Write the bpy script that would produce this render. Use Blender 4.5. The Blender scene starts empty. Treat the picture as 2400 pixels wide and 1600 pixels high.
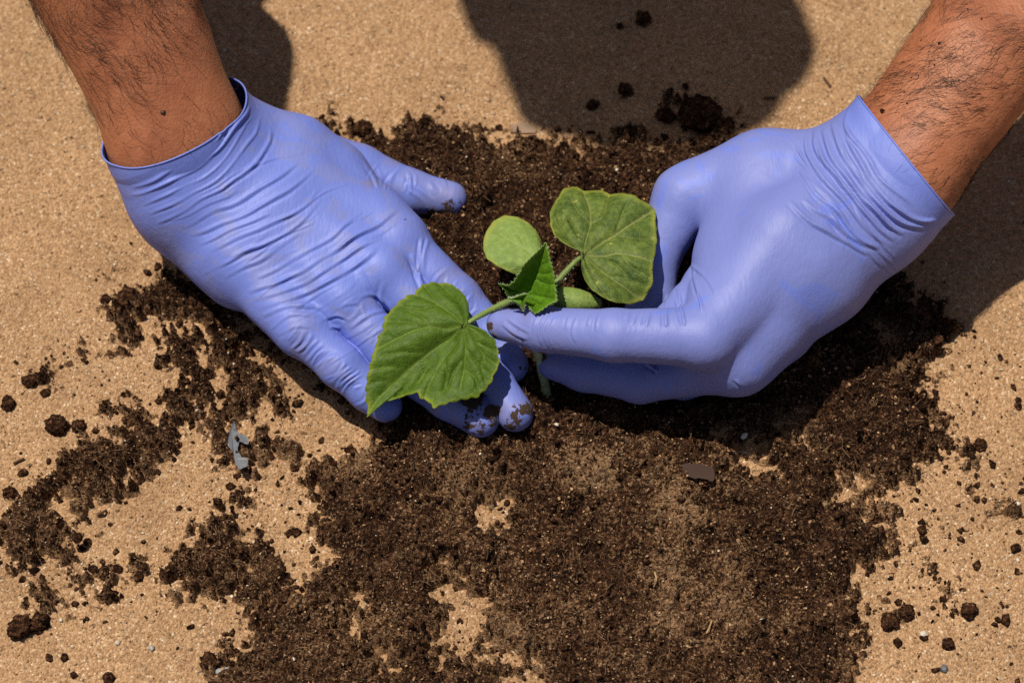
import bpy, bmesh, math, random
import numpy as np
from mathutils import Vector

random.seed(7)
RNG = np.random.default_rng(11)
scene = bpy.context.scene

# ------------------------------------------------------------------ camera, sky, sun, exposure
TILT = math.radians(30.0)          # camera looks down, 30 degrees off the vertical
DIST = 1.0                         # metres from lens to the middle of the planting patch
LENS = 82.0
cam_data = bpy.data.cameras.new("camera")
cam = bpy.data.objects.new("camera", cam_data)
scene.collection.objects.link(cam)
cam.location = (0, -DIST * math.sin(TILT), DIST * math.cos(TILT))
cam.rotation_euler = (TILT, 0, 0)
cam_data.lens = LENS
cam_data.sensor_width = 36.0
cam_data.clip_start = 0.02
cam_data.clip_end = 500.0
cam_data.dof.use_dof = True
cam_data.dof.focus_distance = 0.945
cam_data.dof.aperture_fstop = 10.0
scene.camera = cam

SUN_SHIFT = np.array([0.265, -0.14])         # how far a shadow runs per unit of height (x, y)
_s = Vector((-SUN_SHIFT[0], -SUN_SHIFT[1], 1.0)).normalized()
SUN_ELEV = math.asin(_s.z)
world = bpy.data.worlds.new("World")
scene.world = world
world.use_nodes = True
wn = world.node_tree
wn.nodes.clear()
sky = wn.nodes.new("ShaderNodeTexSky")
sky.sky_type = 'NISHITA'
sky.sun_disc = False
sky.sun_elevation = SUN_ELEV
sky.sun_rotation = math.atan2(_s.x, _s.y)
sky.air_density = 1.0
sky.dust_density = 2.0
bg = wn.nodes.new("ShaderNodeBackground")
bg.inputs["Strength"].default_value = 0.05
wo = wn.nodes.new("ShaderNodeOutputWorld")
wn.links.new(sky.outputs[0], bg.inputs[0])
wn.links.new(bg.outputs[0], wo.inputs[0])

sun_data = bpy.data.lights.new("sun", 'SUN')
sun_data.energy = 4.5
sun_data.angle = math.radians(0.7)
sun_data.color = (1.0, 0.93, 0.81)
sun = bpy.data.objects.new("sun", sun_data)
scene.collection.objects.link(sun)
sun.rotation_euler = (-_s).to_track_quat('-Z', 'Y').to_euler()
sun.location = (-2, 0, 4)

scene.view_settings.view_transform = 'Standard'
scene.view_settings.look = 'None'
scene.view_settings.exposure = 0.0
scene.view_settings.gamma = 1.0
scene.view_settings.use_curve_mapping = False
scene.cycles.use_denoising = False
scene.cycles.max_bounces = 6

# ------------------------------------------------------------------ helpers (lengths in centimetres from here on)
FPX = 2400 * LENS / 36.0
CAM = np.array([0, -DIST * math.sin(TILT), DIST * math.cos(TILT)]) * 100
FWD = np.array([0, math.sin(TILT), -math.cos(TILT)])
UPV = np.array([0, math.cos(TILT), math.sin(TILT)])


def at(x, y, h):
    """the point of the place seen at photo position x, y (2400 x 1600) at height h cm"""
    d = FWD + np.array([1.0, 0, 0]) * (x - 1200) / FPX - UPV * (y - 800) / FPX
    return CAM + d * ((h - CAM[2]) / d[2])


def photo(P):
    """photo position of points"""
    q = np.asarray(P) - CAM
    z = q @ FWD
    return np.stack([1200 + FPX * q[..., 0] / z, 800 - FPX * (q @ UPV) / z], -1)


def unit(v):
    v = np.asarray(v, float)
    return v / np.linalg.norm(v)


def sstep(a, b, x):
    t = np.clip((x - a) / (b - a), 0, 1)
    return t * t * (3 - 2 * t)


def _hash(ix, iy, iz, s):
    n = (ix.astype(np.int64) * 73856093) ^ (iy.astype(np.int64) * 19349663) ^ (iz.astype(np.int64) * 83492791) ^ (s * 2654435761)
    n = (n ^ (n >> 13)) * 1274126177 & 0xFFFFFFFF
    n = (n ^ (n >> 16)) * 2246822519 & 0xFFFFFFFF
    return ((n ^ (n >> 15)) & 0xFFFFFF) / float(0xFFFFFF)


def noise3(P, scale=1.0, seed=0):
    """smooth value noise, about -1..1"""
    Q = np.asarray(P, float) / scale
    i = np.floor(Q)
    f = Q - i
    f = f * f * f * (f * (f * 6 - 15) + 10)
    i = i.astype(np.int64)
    r = 0
    for dx in (0, 1):
        wx = f[..., 0] if dx else 1 - f[..., 0]
        for dy in (0, 1):
            wy = f[..., 1] if dy else 1 - f[..., 1]
            for dz in (0, 1):
                wz = f[..., 2] if dz else 1 - f[..., 2]
                r = r + wx * wy * wz * _hash(i[..., 0] + dx, i[..., 1] + dy, i[..., 2] + dz, seed)
    return r * 2 - 1


def fbm(P, scale, oct=4, seed=0, gain=0.5):
    r, a, t = 0, 1.0, 0
    for o in range(oct):
        r = r + a * noise3(P, scale / 2 ** o, seed + o * 17)
        t += a
        a *= gain
    return r / t


def bumps2(XY, cell, seed=0):
    """rounded crumbs: height 0..1 of domes scattered one per cell"""
    Q = XY / cell
    i = np.floor(Q).astype(np.int64)
    best = np.zeros(len(XY))
    for dx in (-1, 0, 1):
        for dy in (-1, 0, 1):
            jx, jy = i[:, 0] + dx, i[:, 1] + dy
            z = np.zeros_like(jx)
            cx = jx + _hash(jx, jy, z, seed)
            cy = jy + _hash(jx, jy, z + 1, seed)
            rr = 0.35 + 0.55 * _hash(jx, jy, z + 2, seed)
            hh = 0.3 + 0.7 * _hash(jx, jy, z + 3, seed)
            d2 = ((Q[:, 0] - cx) ** 2 + (Q[:, 1] - cy) ** 2) / rr ** 2
            best = np.maximum(best, hh * np.sqrt(np.maximum(0, 1 - d2)))
    return best


ORIGIN = {}


def link(o, parent=None, origin=(0, 0, 0)):
    origin = np.asarray(origin, float)
    scene.collection.objects.link(o)
    ORIGIN[o] = origin
    if parent is not None:
        o.parent = parent
        origin = origin - ORIGIN[parent]
    o.location = origin / 100
    return o


def mesh_obj(name, V, F, mat, parent=None, origin=None, smooth=True, attrs=None):
    V = np.asarray(V, float)
    if origin is None:
        origin = ORIGIN[parent] if parent is not None else np.array([V[:, 0].mean(), V[:, 1].mean(), V[:, 2].min()])
    W = (V - np.asarray(origin)) / 100
    me = bpy.data.meshes.new(name)
    F = np.asarray(F) if not isinstance(F, list) else F
    if isinstance(F, np.ndarray):
        n = F.shape[1]
        me.vertices.add(len(W))
        me.vertices.foreach_set("co", W.astype(np.float32).ravel())
        me.loops.add(F.size)
        me.loops.foreach_set("vertex_index", F.astype(np.int32).ravel())
        me.polygons.add(len(F))
        me.polygons.foreach_set("loop_start", np.arange(0, F.size, n, dtype=np.int32))
        me.update(calc_edges=True)
        me.validate()
    else:
        me.from_pydata(W.tolist(), [], F)
        me.update()
    if smooth:
        me.polygons.foreach_set("use_smooth", np.ones(len(me.polygons), bool))
    if attrs:
        for k, v in attrs.items():
            a = me.attributes.new(k, 'FLOAT', 'POINT')
            a.data.foreach_set("value", np.asarray(v, np.float32))
    me.materials.append(mat)
    return link(bpy.data.objects.new(name, me), parent, origin)


def empty(name, origin):
    o = bpy.data.objects.new(name, None)
    o.empty_display_size = 0.02
    return link(o, None, origin)


def tag(o, label=None, category=None, group=None, kind=None):
    if label: o["label"] = label
    if category: o["category"] = category
    if group: o["group"] = group
    if kind: o["kind"] = kind
    return o


def tube(path, radii, sides=10, cap=True):
    path = np.asarray(path, float)
    n = len(path)
    radii = np.broadcast_to(np.asarray(radii, float), (n,))
    T = np.gradient(path, axis=0)
    T /= np.linalg.norm(T, axis=1)[:, None] + 1e-9
    ref = np.array([0.13, 0.21, 0.97]) if abs(T[0] @ np.array([0.13, 0.21, 0.97])) < .9 else np.array([1.0, 0, 0])
    V, F = [], []
    u = np.cross(T[0], ref); u /= np.linalg.norm(u)
    for k in range(n):
        u = u - (u @ T[k]) * T[k]; u /= np.linalg.norm(u)
        w = np.cross(T[k], u)
        for s in range(sides):
            a = 2 * math.pi * s / sides
            V.append(path[k] + radii[k] * (math.cos(a) * u + math.sin(a) * w))
    for k in range(n - 1):
        for s in range(sides):
            a, b = k * sides + s, k * sides + (s + 1) % sides
            F.append((a, b, b + sides, a + sides))
    if cap:
        F.append(tuple(range(sides))[::-1])
        F.append(tuple((n - 1) * sides + s for s in range(sides)))
    return np.array(V), F


def strands(P, r):
    """P: (m, k, 3) paths, r: (k,) radii -> three-sided strands"""
    m, k, _ = P.shape
    T = np.gradient(P, axis=1)
    T /= np.linalg.norm(T, axis=2, keepdims=True) + 1e-9
    u = np.cross(T, np.array([.31, .52, .79])); u /= np.linalg.norm(u, axis=2, keepdims=True) + 1e-9
    w = np.cross(T, u)
    V = np.stack([P + r[..., None] * (math.cos(a) * u + math.sin(a) * w) for a in (0, 2.0944, 4.1888)], 2)
    i = np.arange(k - 1)[:, None] * 3 + np.arange(3)[None]
    j = np.arange(k - 1)[:, None] * 3 + (np.arange(3)[None] + 1) % 3
    F = np.stack([i, j, j + 3, i + 3], -1).reshape(-1, 4)
    F = F[None] + (np.arange(m) * k * 3)[:, None, None]
    return V.reshape(-1, 3), F.reshape(-1, 4)


def smooth_path(pts, n=24):
    """Catmull-Rom through points"""
    P = np.asarray(pts, float)
    P = np.vstack([2 * P[0] - P[1], P, 2 * P[-1] - P[-2]])
    m = len(P) - 3
    out = []
    for t in np.linspace(0, m - 1e-6, n):
        i = int(t); f = t - i
        a, b, c, d = P[i], P[i + 1], P[i + 2], P[i + 3]
        out.append(.5 * (2 * b + (c - a) * f + (2 * a - 5 * b + 4 * c - d) * f * f + (3 * b - a - 3 * c + d) * f ** 3))
    return np.array(out)


# ---- signed-distance modelling: bodies and gloves as one continuous skin
def cap_d(X, Y, Z, a, b, ra, rb):
    f = np.float32
    bx, by, bz = (f(v) for v in (b - a))
    x, y, z = X - f(a[0]), Y - f(a[1]), Z - f(a[2])
    il = f(1.0) / (bx * bx + by * by + bz * bz + f(1e-9))
    t = x * bx; t += y * by; t += z * bz; t *= il
    np.clip(t, 0, 1, out=t)
    x -= t * bx; y -= t * by; z -= t * bz
    x *= x; y *= y; z *= z
    x += y; x += z
    np.sqrt(x, out=x)
    t *= f(rb - ra)
    x -= t
    x -= f(ra)
    return x


def smin(a, b, k):
    h = np.maximum(k - np.abs(a - b), 0)
    h *= h
    h *= (.25 / k)
    return np.minimum(a, b) - h


def group_d(P, prims, k):
    X, Y, Z = (np.ascontiguousarray(P[:, i], dtype=np.float32) for i in range(3))
    d = None
    for (a, b, ra, rb) in prims:
        e = cap_d(X, Y, Z, a, b, ra, rb)
        d = e if d is None else smin(d, e, k)
    return d


def chain(pts):
    """pts: (x, y, h, r) -> tapered capsules"""
    q = [(at(*p[:3]), p[3]) for p in pts]
    return [(q[i][0], q[i + 1][0], q[i][1], q[i + 1][1]) for i in range(len(q) - 1)]


def skin_mesh(fn, lo, hi, h, proj=2):
    """surface nets on a sparse grid, then pulled onto the exact surface"""
    lo = np.asarray(lo, float)
    B = 8
    nb = np.ceil((np.asarray(hi) - lo) / (h * B)).astype(int)
    n = nb * B + 1
    bx = [lo[a] + (np.arange(nb[a]) + .5) * B * h for a in range(3)]
    C = np.stack(np.meshgrid(*bx, indexing='ij'), -1).reshape(-1, 3)
    fc = fn(C)
    R = B * h * .87 * 1.25
    fc3 = fc.reshape(nb)
    f = np.repeat(np.repeat(np.repeat(fc3, B, 0), B, 1), B, 2).astype(np.float32)
    f = np.pad(f, ((0, 1),) * 3, mode='edge')
    act = np.argwhere(np.abs(fc3) < R + h)
    off = np.stack(np.meshgrid(*[np.arange(B + 1)] * 3, indexing='ij'), -1).reshape(-1, 3)
    mask = np.zeros(n, bool)
    for a in act:
        s = a * B
        mask[s[0]:s[0] + B + 1, s[1]:s[1] + B + 1, s[2]:s[2] + B + 1] = True
    idx = np.argwhere(mask)
    vals = np.empty(len(idx), np.float32)
    for c in range(0, len(idx), 400000):
        vals[c:c + 400000] = fn(lo + idx[c:c + 400000] * h)
    f[mask] = vals
    neg = f < 0
    c8 = [neg[i:n[0] - 1 + i, j:n[1] - 1 + j, k:n[2] - 1 + k] for i in (0, 1) for j in (0, 1) for k in (0, 1)]
    s = sum(c.astype(np.int8) for c in c8)
    cells = np.argwhere((s > 0) & (s < 8))
    vid = -np.ones(n - 1, np.int64)
    vid[cells[:, 0], cells[:, 1], cells[:, 2]] = np.arange(len(cells))
    acc = np.zeros((len(cells), 3)); cnt = np.zeros(len(cells))
    corners = [(i, j, k) for i in (0, 1) for j in (0, 1) for k in (0, 1)]
    for a in corners:
        for ax in range(3):
            if a[ax] == 1: continue
            b = list(a); b[ax] = 1
            va = f[cells[:, 0] + a[0], cells[:, 1] + a[1], cells[:, 2] + a[2]]
            vb = f[cells[:, 0] + b[0], cells[:, 1] + b[1], cells[:, 2] + b[2]]
            m = (va < 0) != (vb < 0)
            t = va / np.where(m, va - vb, 1)
            p = np.array(a, float) + np.where(m, t, 0)[:, None] * (np.array(b) - np.array(a))
            acc += np.where(m[:, None], p, 0); cnt += m
    V = lo + (cells + acc / cnt[:, None]) * h
    F = []
    for ax in range(3):
        o1, o2 = [(1, 2), (2, 0), (0, 1)][ax]
        sl = [slice(1, -1)] * 3
        sl[ax] = slice(0, n[ax] - 1)
        sh = [slice(1, -1)] * 3
        sh[ax] = slice(1, n[ax])
        a_, b_ = neg[tuple(sl)], neg[tuple(sh)]
        e = np.argwhere(a_ != b_)
        fl = a_[e[:, 0], e[:, 1], e[:, 2]]
        e = e + 1; e[:, ax] -= 1
        def g(d1, d2):
            q = e.copy(); q[:, o1] -= d1; q[:, o2] -= d2
            return vid[q[:, 0], q[:, 1], q[:, 2]]
        quad = np.stack([g(1, 1), g(0, 1), g(0, 0), g(1, 0)], 1)
        quad[~fl] = quad[~fl][:, ::-1]
        F.append(quad)
    F = np.vstack(F)
    F = F[(F >= 0).all(1)]
    e = h * .3
    K = np.array([[1, -1, -1], [-1, -1, 1], [-1, 1, -1], [1, 1, 1.0]])
    for _ in range(proj):
        S4 = [fn(V + e * k) for k in K]
        G = sum(s_[:, None] * k for s_, k in zip(S4, K)) / (4 * e)
        d = sum(S4) / 4
        g2 = (G ** 2).sum(1) + 1e-6
        V = V - np.clip(d / g2, -h, h)[:, None] * G
    N = G / np.sqrt(g2)[:, None]
    return V, F, N


def fold_field(XY, folds):
    """displacement (cm) of pulled-rubber folds; folds: (points, amp cm, width px)"""
    D = np.zeros(len(XY))
    for pts, amp, w in folds:
        P = smooth_path(np.asarray(pts, float), 4 * len(pts))
        m = w * 6
        sel = np.where((XY[:, 0] > P[:, 0].min() - m) & (XY[:, 0] < P[:, 0].max() + m) &
                       (XY[:, 1] > P[:, 1].min() - m) & (XY[:, 1] < P[:, 1].max() + m))[0]
        if not len(sel): continue
        Q = XY[sel]
        bd = np.full(len(Q), 1e9); bs = np.zeros(len(Q)); bt = np.zeros(len(Q))
        for k in range(len(P) - 1):
            a, b = P[k], P[k + 1]
            ab = b - a
            L = ab @ ab + 1e-9
            t = np.clip(((Q - a) @ ab) / L, 0, 1)
            r = Q - a - t[:, None] * ab
            d = np.hypot(r[:, 0], r[:, 1])
            u = d < bd
            bd[u] = d[u]
            bs[u] = np.sign(ab[0] * r[u, 1] - ab[1] * r[u, 0])
            bt[u] = (k + t[u]) / (len(P) - 1)
        sd = bd * bs
        tap = np.clip(np.sin(np.pi * np.clip(bt, 0.0, 1.0)), 0, 1) ** .6
        prof = np.exp(-((sd + w * .9) / w) ** 2) - .75 * np.exp(-((sd - w * .6) / (w * .75)) ** 2)
        D[sel] += amp * tap * prof
    return D


# ------------------------------------------------------------------ materials
class Mat:
    def __init__(self, name):
        self.m = bpy.data.materials.new(name)
        self.m.use_nodes = True
        self.t = self.m.node_tree
        self.t.nodes.clear()
        self.out = self.n("ShaderNodeOutputMaterial")
        self.b = self.n("ShaderNodeBsdfPrincipled")
        self.t.links.new(self.b.outputs[0], self.out.inputs[0])
        self.pos = self.n("ShaderNodeTexCoord").outputs["Object"]

    def n(self, kind, **kw):
        nd = self.t.nodes.new(kind)
        for k, v in kw.items():
            setattr(nd, k, v)
        return nd

    def link(self, a, b):
        self.t.links.new(a, b)

    def put(self, sock, v):
        if isinstance(v, bpy.types.NodeSocket): self.link(v, sock)
        else: sock.default_value = v

    def noise(self, scale, detail=3, rough=.55, vec=None, dist=0.0):
        nd = self.n("ShaderNodeTexNoise")
        self.link(vec or self.pos, nd.inputs["Vector"])
        nd.inputs["Scale"].default_value = scale
        nd.inputs["Detail"].default_value = detail
        nd.inputs["Roughness"].default_value = rough
        nd.inputs["Distortion"].default_value = dist
        return nd.outputs["Fac"]

    def voro(self, scale, feature='F1', vec=None, out=None):
        nd = self.n("ShaderNodeTexVoronoi", feature=feature)
        self.link(vec or self.pos, nd.inputs["Vector"])
        nd.inputs["Scale"].default_value = scale
        return nd.outputs[out or "Distance"]

    def stretch(self, sx, sy, sz, rot=(0, 0, 0)):
        nd = self.n("ShaderNodeMapping")
        self.link(self.pos, nd.inputs["Vector"])
        nd.inputs["Scale"].default_value = (sx, sy, sz)
        nd.inputs["Rotation"].default_value = rot
        return nd.outputs[0]

    def attr(self, name):
        return self.n("ShaderNodeAttribute", attribute_name=name).outputs["Fac"]

    def ramp(self, fac, stops, interp='LINEAR'):
        nd = self.n("ShaderNodeValToRGB")
        cr = nd.color_ramp
        cr.interpolation = interp
        while len(cr.elements) < len(stops): cr.elements.new(.5)
        for e, (p, c) in zip(cr.elements, stops):
            e.position = p
            e.color = (c, c, c, 1) if isinstance(c, (int, float)) else (*c, 1)
        self.link(fac, nd.inputs[0])
        return nd.outputs[0]

    def mix(self, fac, a, b, mode='MIX'):
        nd = self.n("ShaderNodeMix", data_type='RGBA', blend_type=mode)
        self.put(nd.inputs[0], fac)
        for s, v in ((6, a), (7, b)):
            self.put(nd.inputs[s], (*v, 1) if isinstance(v, tuple) and len(v) == 3 else v)
        return nd.outputs[2]

    def math(self, op, a, b=0.0, c=0.0, clamp=False):
        nd = self.n("ShaderNodeMath", operation=op, use_clamp=clamp)
        self.put(nd.inputs[0], a); self.put(nd.inputs[1], b); self.put(nd.inputs[2], c)
        return nd.outputs[0]

    def bump(self, h, strength=.5, dist=.001, normal=None):
        nd = self.n("ShaderNodeBump")
        nd.inputs["Strength"].default_value = strength
        nd.inputs["Distance"].default_value = dist
        self.link(h, nd.inputs["Height"])
        if normal: self.link(normal, nd.inputs["Normal"])
        return nd.outputs[0]

    def set(self, **kw):
        for k, v in kw.items():
            s = self.b.inputs[k.replace('_', ' ')]
            if isinstance(v, tuple) and len(v) == 3 and s.type == 'RGBA': v = (*v, 1)
            self.put(s, v)
        return self.m


def sand_colour(M):
    """tan grains, some dark, a few pale"""
    cell = M.n("ShaderNodeSeparateColor")
    M.link(M.voro(1250, out="Color"), cell.inputs[0])
    g = M.ramp(cell.outputs[0], [(0, (0.151, 0.087, 0.047)), (.1, (0.277, 0.156, 0.078)), (.35, (0.397, 0.229, 0.114)), (.75, (0.504, 0.305, 0.161)), (.96, (0.630, 0.423, 0.246)), (1, (0.900, 0.770, 0.585))])
    cell2 = M.n("ShaderNodeSeparateColor")
    M.link(M.voro(760, out="Color"), cell2.inputs[0])
    g2 = M.ramp(cell2.outputs[1], [(0, (0.113, 0.077, 0.052)), (.05, (0.277, 0.160, 0.084)), (.12, (0.403, 0.234, 0.116)), (.9, (0.473, 0.283, 0.146)), (.985, (0.554, 0.373, 0.208)), (1, (0.781, 0.642, 0.468))])
    c = M.mix(.4, g, g2)
    c = M.mix(1.0, c, M.ramp(M.noise(700, 4, .75), [(.3, (.70, .68, .66)), (.7, (1.28, 1.28, 1.28))]), 'MULTIPLY')
    lo = M.ramp(M.noise(16, 6, .7), [(.3, (.80, .78, .76)), (.5, (1.0, 1.0, 1.0)), (.7, (1.14, 1.13, 1.12))])
    return M.mix(1.0, c, lo, 'MULTIPLY')


def soil_colour(M, dust):
    n = M.noise(620, 5, .72)
    f1 = M.noise(1.0, 3, .6, vec=M.stretch(300, 1100, 600, (.3, .2, .7)))
    f2 = M.noise(1.0, 3, .6, vec=M.stretch(1100, 320, 600, (.1, .4, .35)))
    big = M.math('MULTIPLY', M.math('SUBTRACT', M.noise(110, 6, .7), .5), .62)
    v = M.math('ADD', M.math('MULTIPLY', M.math('SUBTRACT', n, .5), 1.15), M.math('MULTIPLY', M.math('SUBTRACT', M.math('MAXIMUM', f1, f2), .55), .9))
    v = M.math('ADD', v, .545)
    v = M.math('ADD', M.math('ADD', v, big), M.math('MULTIPLY', dust, .30))
    return M.ramp(v, [(.38, (.009, .0037, .0022)), (.51, (.031, .0120, .0056)), (.61, (.069, .0288, .0135)), (.70, (.128, .059, .0275)), (.79, (.215, .110, .054)), (.92, (.38, .22, .118))])


def make_sand():
    M = Mat("dry_sand")
    h = M.math('ADD', M.math('MULTIPLY', M.voro(1250), -.9), M.math('MULTIPLY', M.noise(420, 4, .7), 1.4))
    h = M.math('ADD', h, M.math('MULTIPLY', M.noise(70, 4), 1.5))
    return M.set(Base_Color=sand_colour(M), Roughness=.85, Specular_IOR_Level=.25, Normal=M.bump(h, .75, .0012))


def make_soil():
    M = Mat("potting_soil")
    dust = M.attr("dust")
    dark = soil_colour(M, dust)
    cell = M.n("ShaderNodeSeparateColor")
    M.link(M.voro(1150, out="Color"), cell.inputs[0])
    thr = M.math('SUBTRACT', 1.03, M.math('MULTIPLY', dust, .95))
    fleck = M.math('GREATER_THAN', M.math('ADD', cell.outputs[2], M.math('MULTIPLY', M.math('SUBTRACT', M.noise(300, 4, .7), .5), 1.1)), thr)
    c = M.mix(M.math('MULTIPLY', fleck, M.math('ADD', M.math('ADD', .30, M.math('MULTIPLY', dust, .5)), M.math('MULTIPLY', cell.outputs[0], .5)), clamp=True), dark, sand_colour(M))
    h = M.math('ADD', M.math('MULTIPLY', M.noise(420, 5, .75), 1.6), M.math('MULTIPLY', M.voro(700), -.5))
    return M.set(Base_Color=c, Roughness=.92, Specular_IOR_Level=.12, Normal=M.bump(h, 1.0, .0026))


def make_clod():
    M = Mat("soil_clod_crumb")
    c = soil_colour(M, .12)
    return M.set(Base_Color=c, Roughness=.95, Specular_IOR_Level=.1, Normal=M.bump(M.noise(380, 5, .75), 1.0, .003))


def make_glove(name, stuck_lo, stuck_hi, rot):
    """thin lavender-blue rubber; greyer where it clings wet to the skin"""
    M = Mat(name)
    n = M.noise(1.0, 2, .45, vec=M.stretch(55, 85, 55, rot), dist=.8)
    patch = M.ramp(n, [(stuck_lo, 0.0), (stuck_hi, 1.0)])
    cling = M.math('MULTIPLY', patch, M.attr("cling"), clamp=True)
    c = M.mix(cling, (.156, .210, .615), (.178, .215, .545))
    flake = M.ramp(M.noise(1.0, 4, .7, vec=M.stretch(900, 330, 700, rot)), [(.60, 0.0), (.74, .20)])
    c = M.mix(flake, c, (.27, .31, .62))
    soft = M.noise(25, 3)
    c = M.mix(1.0, c, M.ramp(soft, [(.3, (.93, .93, .95)), (.7, (1.06, 1.06, 1.04))]), 'MULTIPLY')
    grime = M.math('ADD', M.noise(300, 4, .75), M.math('MULTIPLY', M.math('SUBTRACT', M.noise(60, 3), .5), .7))
    gm = M.math('GREATER_THAN', M.math('ADD', M.attr("dirt"), M.math('SUBTRACT', grime, .5)), .54)
    film = M.math('MULTIPLY', M.attr("dirt"), .85, clamp=True)
    c = M.mix(M.math('MULTIPLY', film, M.ramp(M.noise(120, 4), [(.35, 0.0), (.7, 1.0)])), c, (.22, .15, .10))
    c = M.mix(gm, c, (.055, .03, .017))
    h = M.math('ADD', M.math('MULTIPLY', M.noise(1500, 2), .3), M.math('MULTIPLY', M.noise(1.0, 3, .5, vec=M.stretch(700, 220, 500, rot)), .8))
    h = M.math('ADD', h, M.math('MULTIPLY', gm, 2.0))
    r = M.math('ADD', M.math('MULTIPLY', gm, .4), M.math('ADD', .46, M.math('MULTIPLY', M.noise(45, 4), .16)))
    return M.set(Base_Color=c, Roughness=r, Specular_IOR_Level=.45,
                 Normal=M.bump(h, .42, .0005))


def make_skin():
    M = Mat("sunburnt_skin")
    n = M.noise(38, 6, .65)
    c = M.ramp(n, [(.25, (.23, .070, .031)), (.42, (.34, .116, .052)), (.58, (.42, .155, .072)), (.75, (.52, .22, .115))])
    pores = M.voro(900)
    c = M.mix(M.ramp(M.noise(420, 3), [(.6, 0.0), (.75, .35)]), c, (.2, .06, .03))
    h = M.math('ADD', M.math('MULTIPLY', pores, .6), M.math('MULTIPLY', M.noise(240, 4), 1.0))
    return M.set(Base_Color=c, Roughness=M.math('ADD', .46, M.math('MULTIPLY', M.noise(90, 4), .14)), Specular_IOR_Level=.4,
                 Normal=M.bump(h, .32, .0007))


def make_leaf(name, a, b, vein, edge, fleckc, fleck=.0):
    M = Mat(name)
    c = M.mix(M.ramp(M.noise(95, 5, .7), [(.35, 0.0), (.65, 1.0)]), a, b)
    c = M.mix(M.ramp(M.noise(380, 3), [(.45, 0.0), (.75, .35)]), c, tuple(min(1, x * 1.6) for x in b))
    fl = M.math('MULTIPLY', M.ramp(M.noise(210, 2, .5), [(.66, 0.0), (.74, 1.0)]), fleck)
    c = M.mix(fl, c, fleckc)
    c = M.mix(M.math('MULTIPLY', M.attr("edge"), M.ramp(M.noise(90, 3), [(.3, .25), (.7, 1.0)])), c, edge)
    c = M.mix(M.math('MULTIPLY', M.attr("vein"), .55), c, vein)
    net = M.ramp(M.voro(330, 'DISTANCE_TO_EDGE'), [(0, 0.0), (.09, 1.0)])
    c = M.mix(M.math('MULTIPLY', M.math('SUBTRACT', 1.0, net), .15), c, tuple(min(1, x * 1.9) for x in b))
    h = M.math('ADD', M.math('ADD', M.noise(420, 4, .6), M.math('MULTIPLY', net, .35)), M.math('MULTIPLY', M.noise(130, 3), 1.2))
    M.set(Base_Color=c, Roughness=.55, Specular_IOR_Level=.28, Normal=M.bump(h, .4, .0008))
    tr = M.n("ShaderNodeBsdfTranslucent")
    M.link(c, tr.inputs[0])
    ad = M.n("ShaderNodeMixShader")
    ad.inputs[0].default_value = .22
    M.link(M.b.outputs[0], ad.inputs[1]); M.link(tr.outputs[0], ad.inputs[2])
    M.link(ad.outputs[0], M.out.inputs[0])
    return M.m


def plain(name, col, rough=.6, spec=.4, var=.12, scale=200, bump=.3):
    M = Mat(name)
    c = M.mix(1.0, (*col,), M.ramp(M.noise(scale, 4), [(.3, (1 - var,) * 3), (.7, (1 + var,) * 3)]), 'MULTIPLY')
    return M.set(Base_Color=c, Roughness=rough, Specular_IOR_Level=spec, Normal=M.bump(M.noise(scale * 3, 3), bump, .0006))


SAND = make_sand()
SOIL = make_soil()
CLOD = make_clod()
GLOVE_A = make_glove("lavender_glove_rubber", .55, .575, (.0, .0, .55))
GLOVE_B = make_glove("lavender_glove_rubber_clinging", .33, .36, (.0, .0, -.7))
SKIN = make_skin()
HAIR = plain("dark_arm_hair", (.040, .019, .011), .45, .5, .3, 50)
HEAD_HAIR = plain("dark_head_hair", (.02, .014, .01), .6, .3, .3, 300, .8)
SHIRT = plain("navy_cotton", (.03, .04, .07), .9, .1, .2, 300, .6)
TROUSER = plain("grey_work_cotton", (.09, .085, .08), .9, .1, .2, 300, .6)
BLACK = plain("black_plastic", (.015, .015, .016), .35, .5, .1)
MOLE = plain("brown_mole_skin", (.055, .022, .013), .55, .4, .3)
STEM = plain("green_stem", (.155, .22, .045), .5, .4, .22, 160)
STEM_LOW = plain("pale_lower_stem", (.30, .34, .17), .6, .3, .35, 220)

# ------------------------------------------------------------------ ground: sand sheet out to the horizon
def graded(n, fine, far):
    t = np.linspace(-1, 1, n)
    k = math.asinh(far / fine)
    return fine * np.sinh(k * t)


gx = graded(281, 16.0, 15000.0)
gy = graded(281, 16.0, 15000.0)
GX, GY = np.meshgrid(gx, gy, indexing='ij')
gp = np.stack([GX.ravel(), GY.ravel(), np.zeros(GX.size)], 1)
rr = np.hypot(gp[:, 0], gp[:, 1])


def sand_z(P):
    r = np.hypot(P[:, 0], P[:, 1])
    Q = P * np.array([1, 1, 0.0])
    return (.22 * fbm(Q, 9, 3, 5) + .05 * fbm(Q, 1.6, 3, 9)) * sstep(60, 35, r)


gp[:, 2] = sand_z(gp)
ni = 281
q = np.arange(ni * ni).reshape(ni, ni)
gf = np.stack([q[:-1, :-1].ravel(), q[1:, :-1].ravel(), q[1:, 1:].ravel(), q[:-1, 1:].ravel()], 1)
ground = mesh_obj("ground", gp, gf, SAND, origin=(0, 0, 0))
tag(ground, "pale tan compacted sand all around the planting patch", kind="structure")

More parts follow.
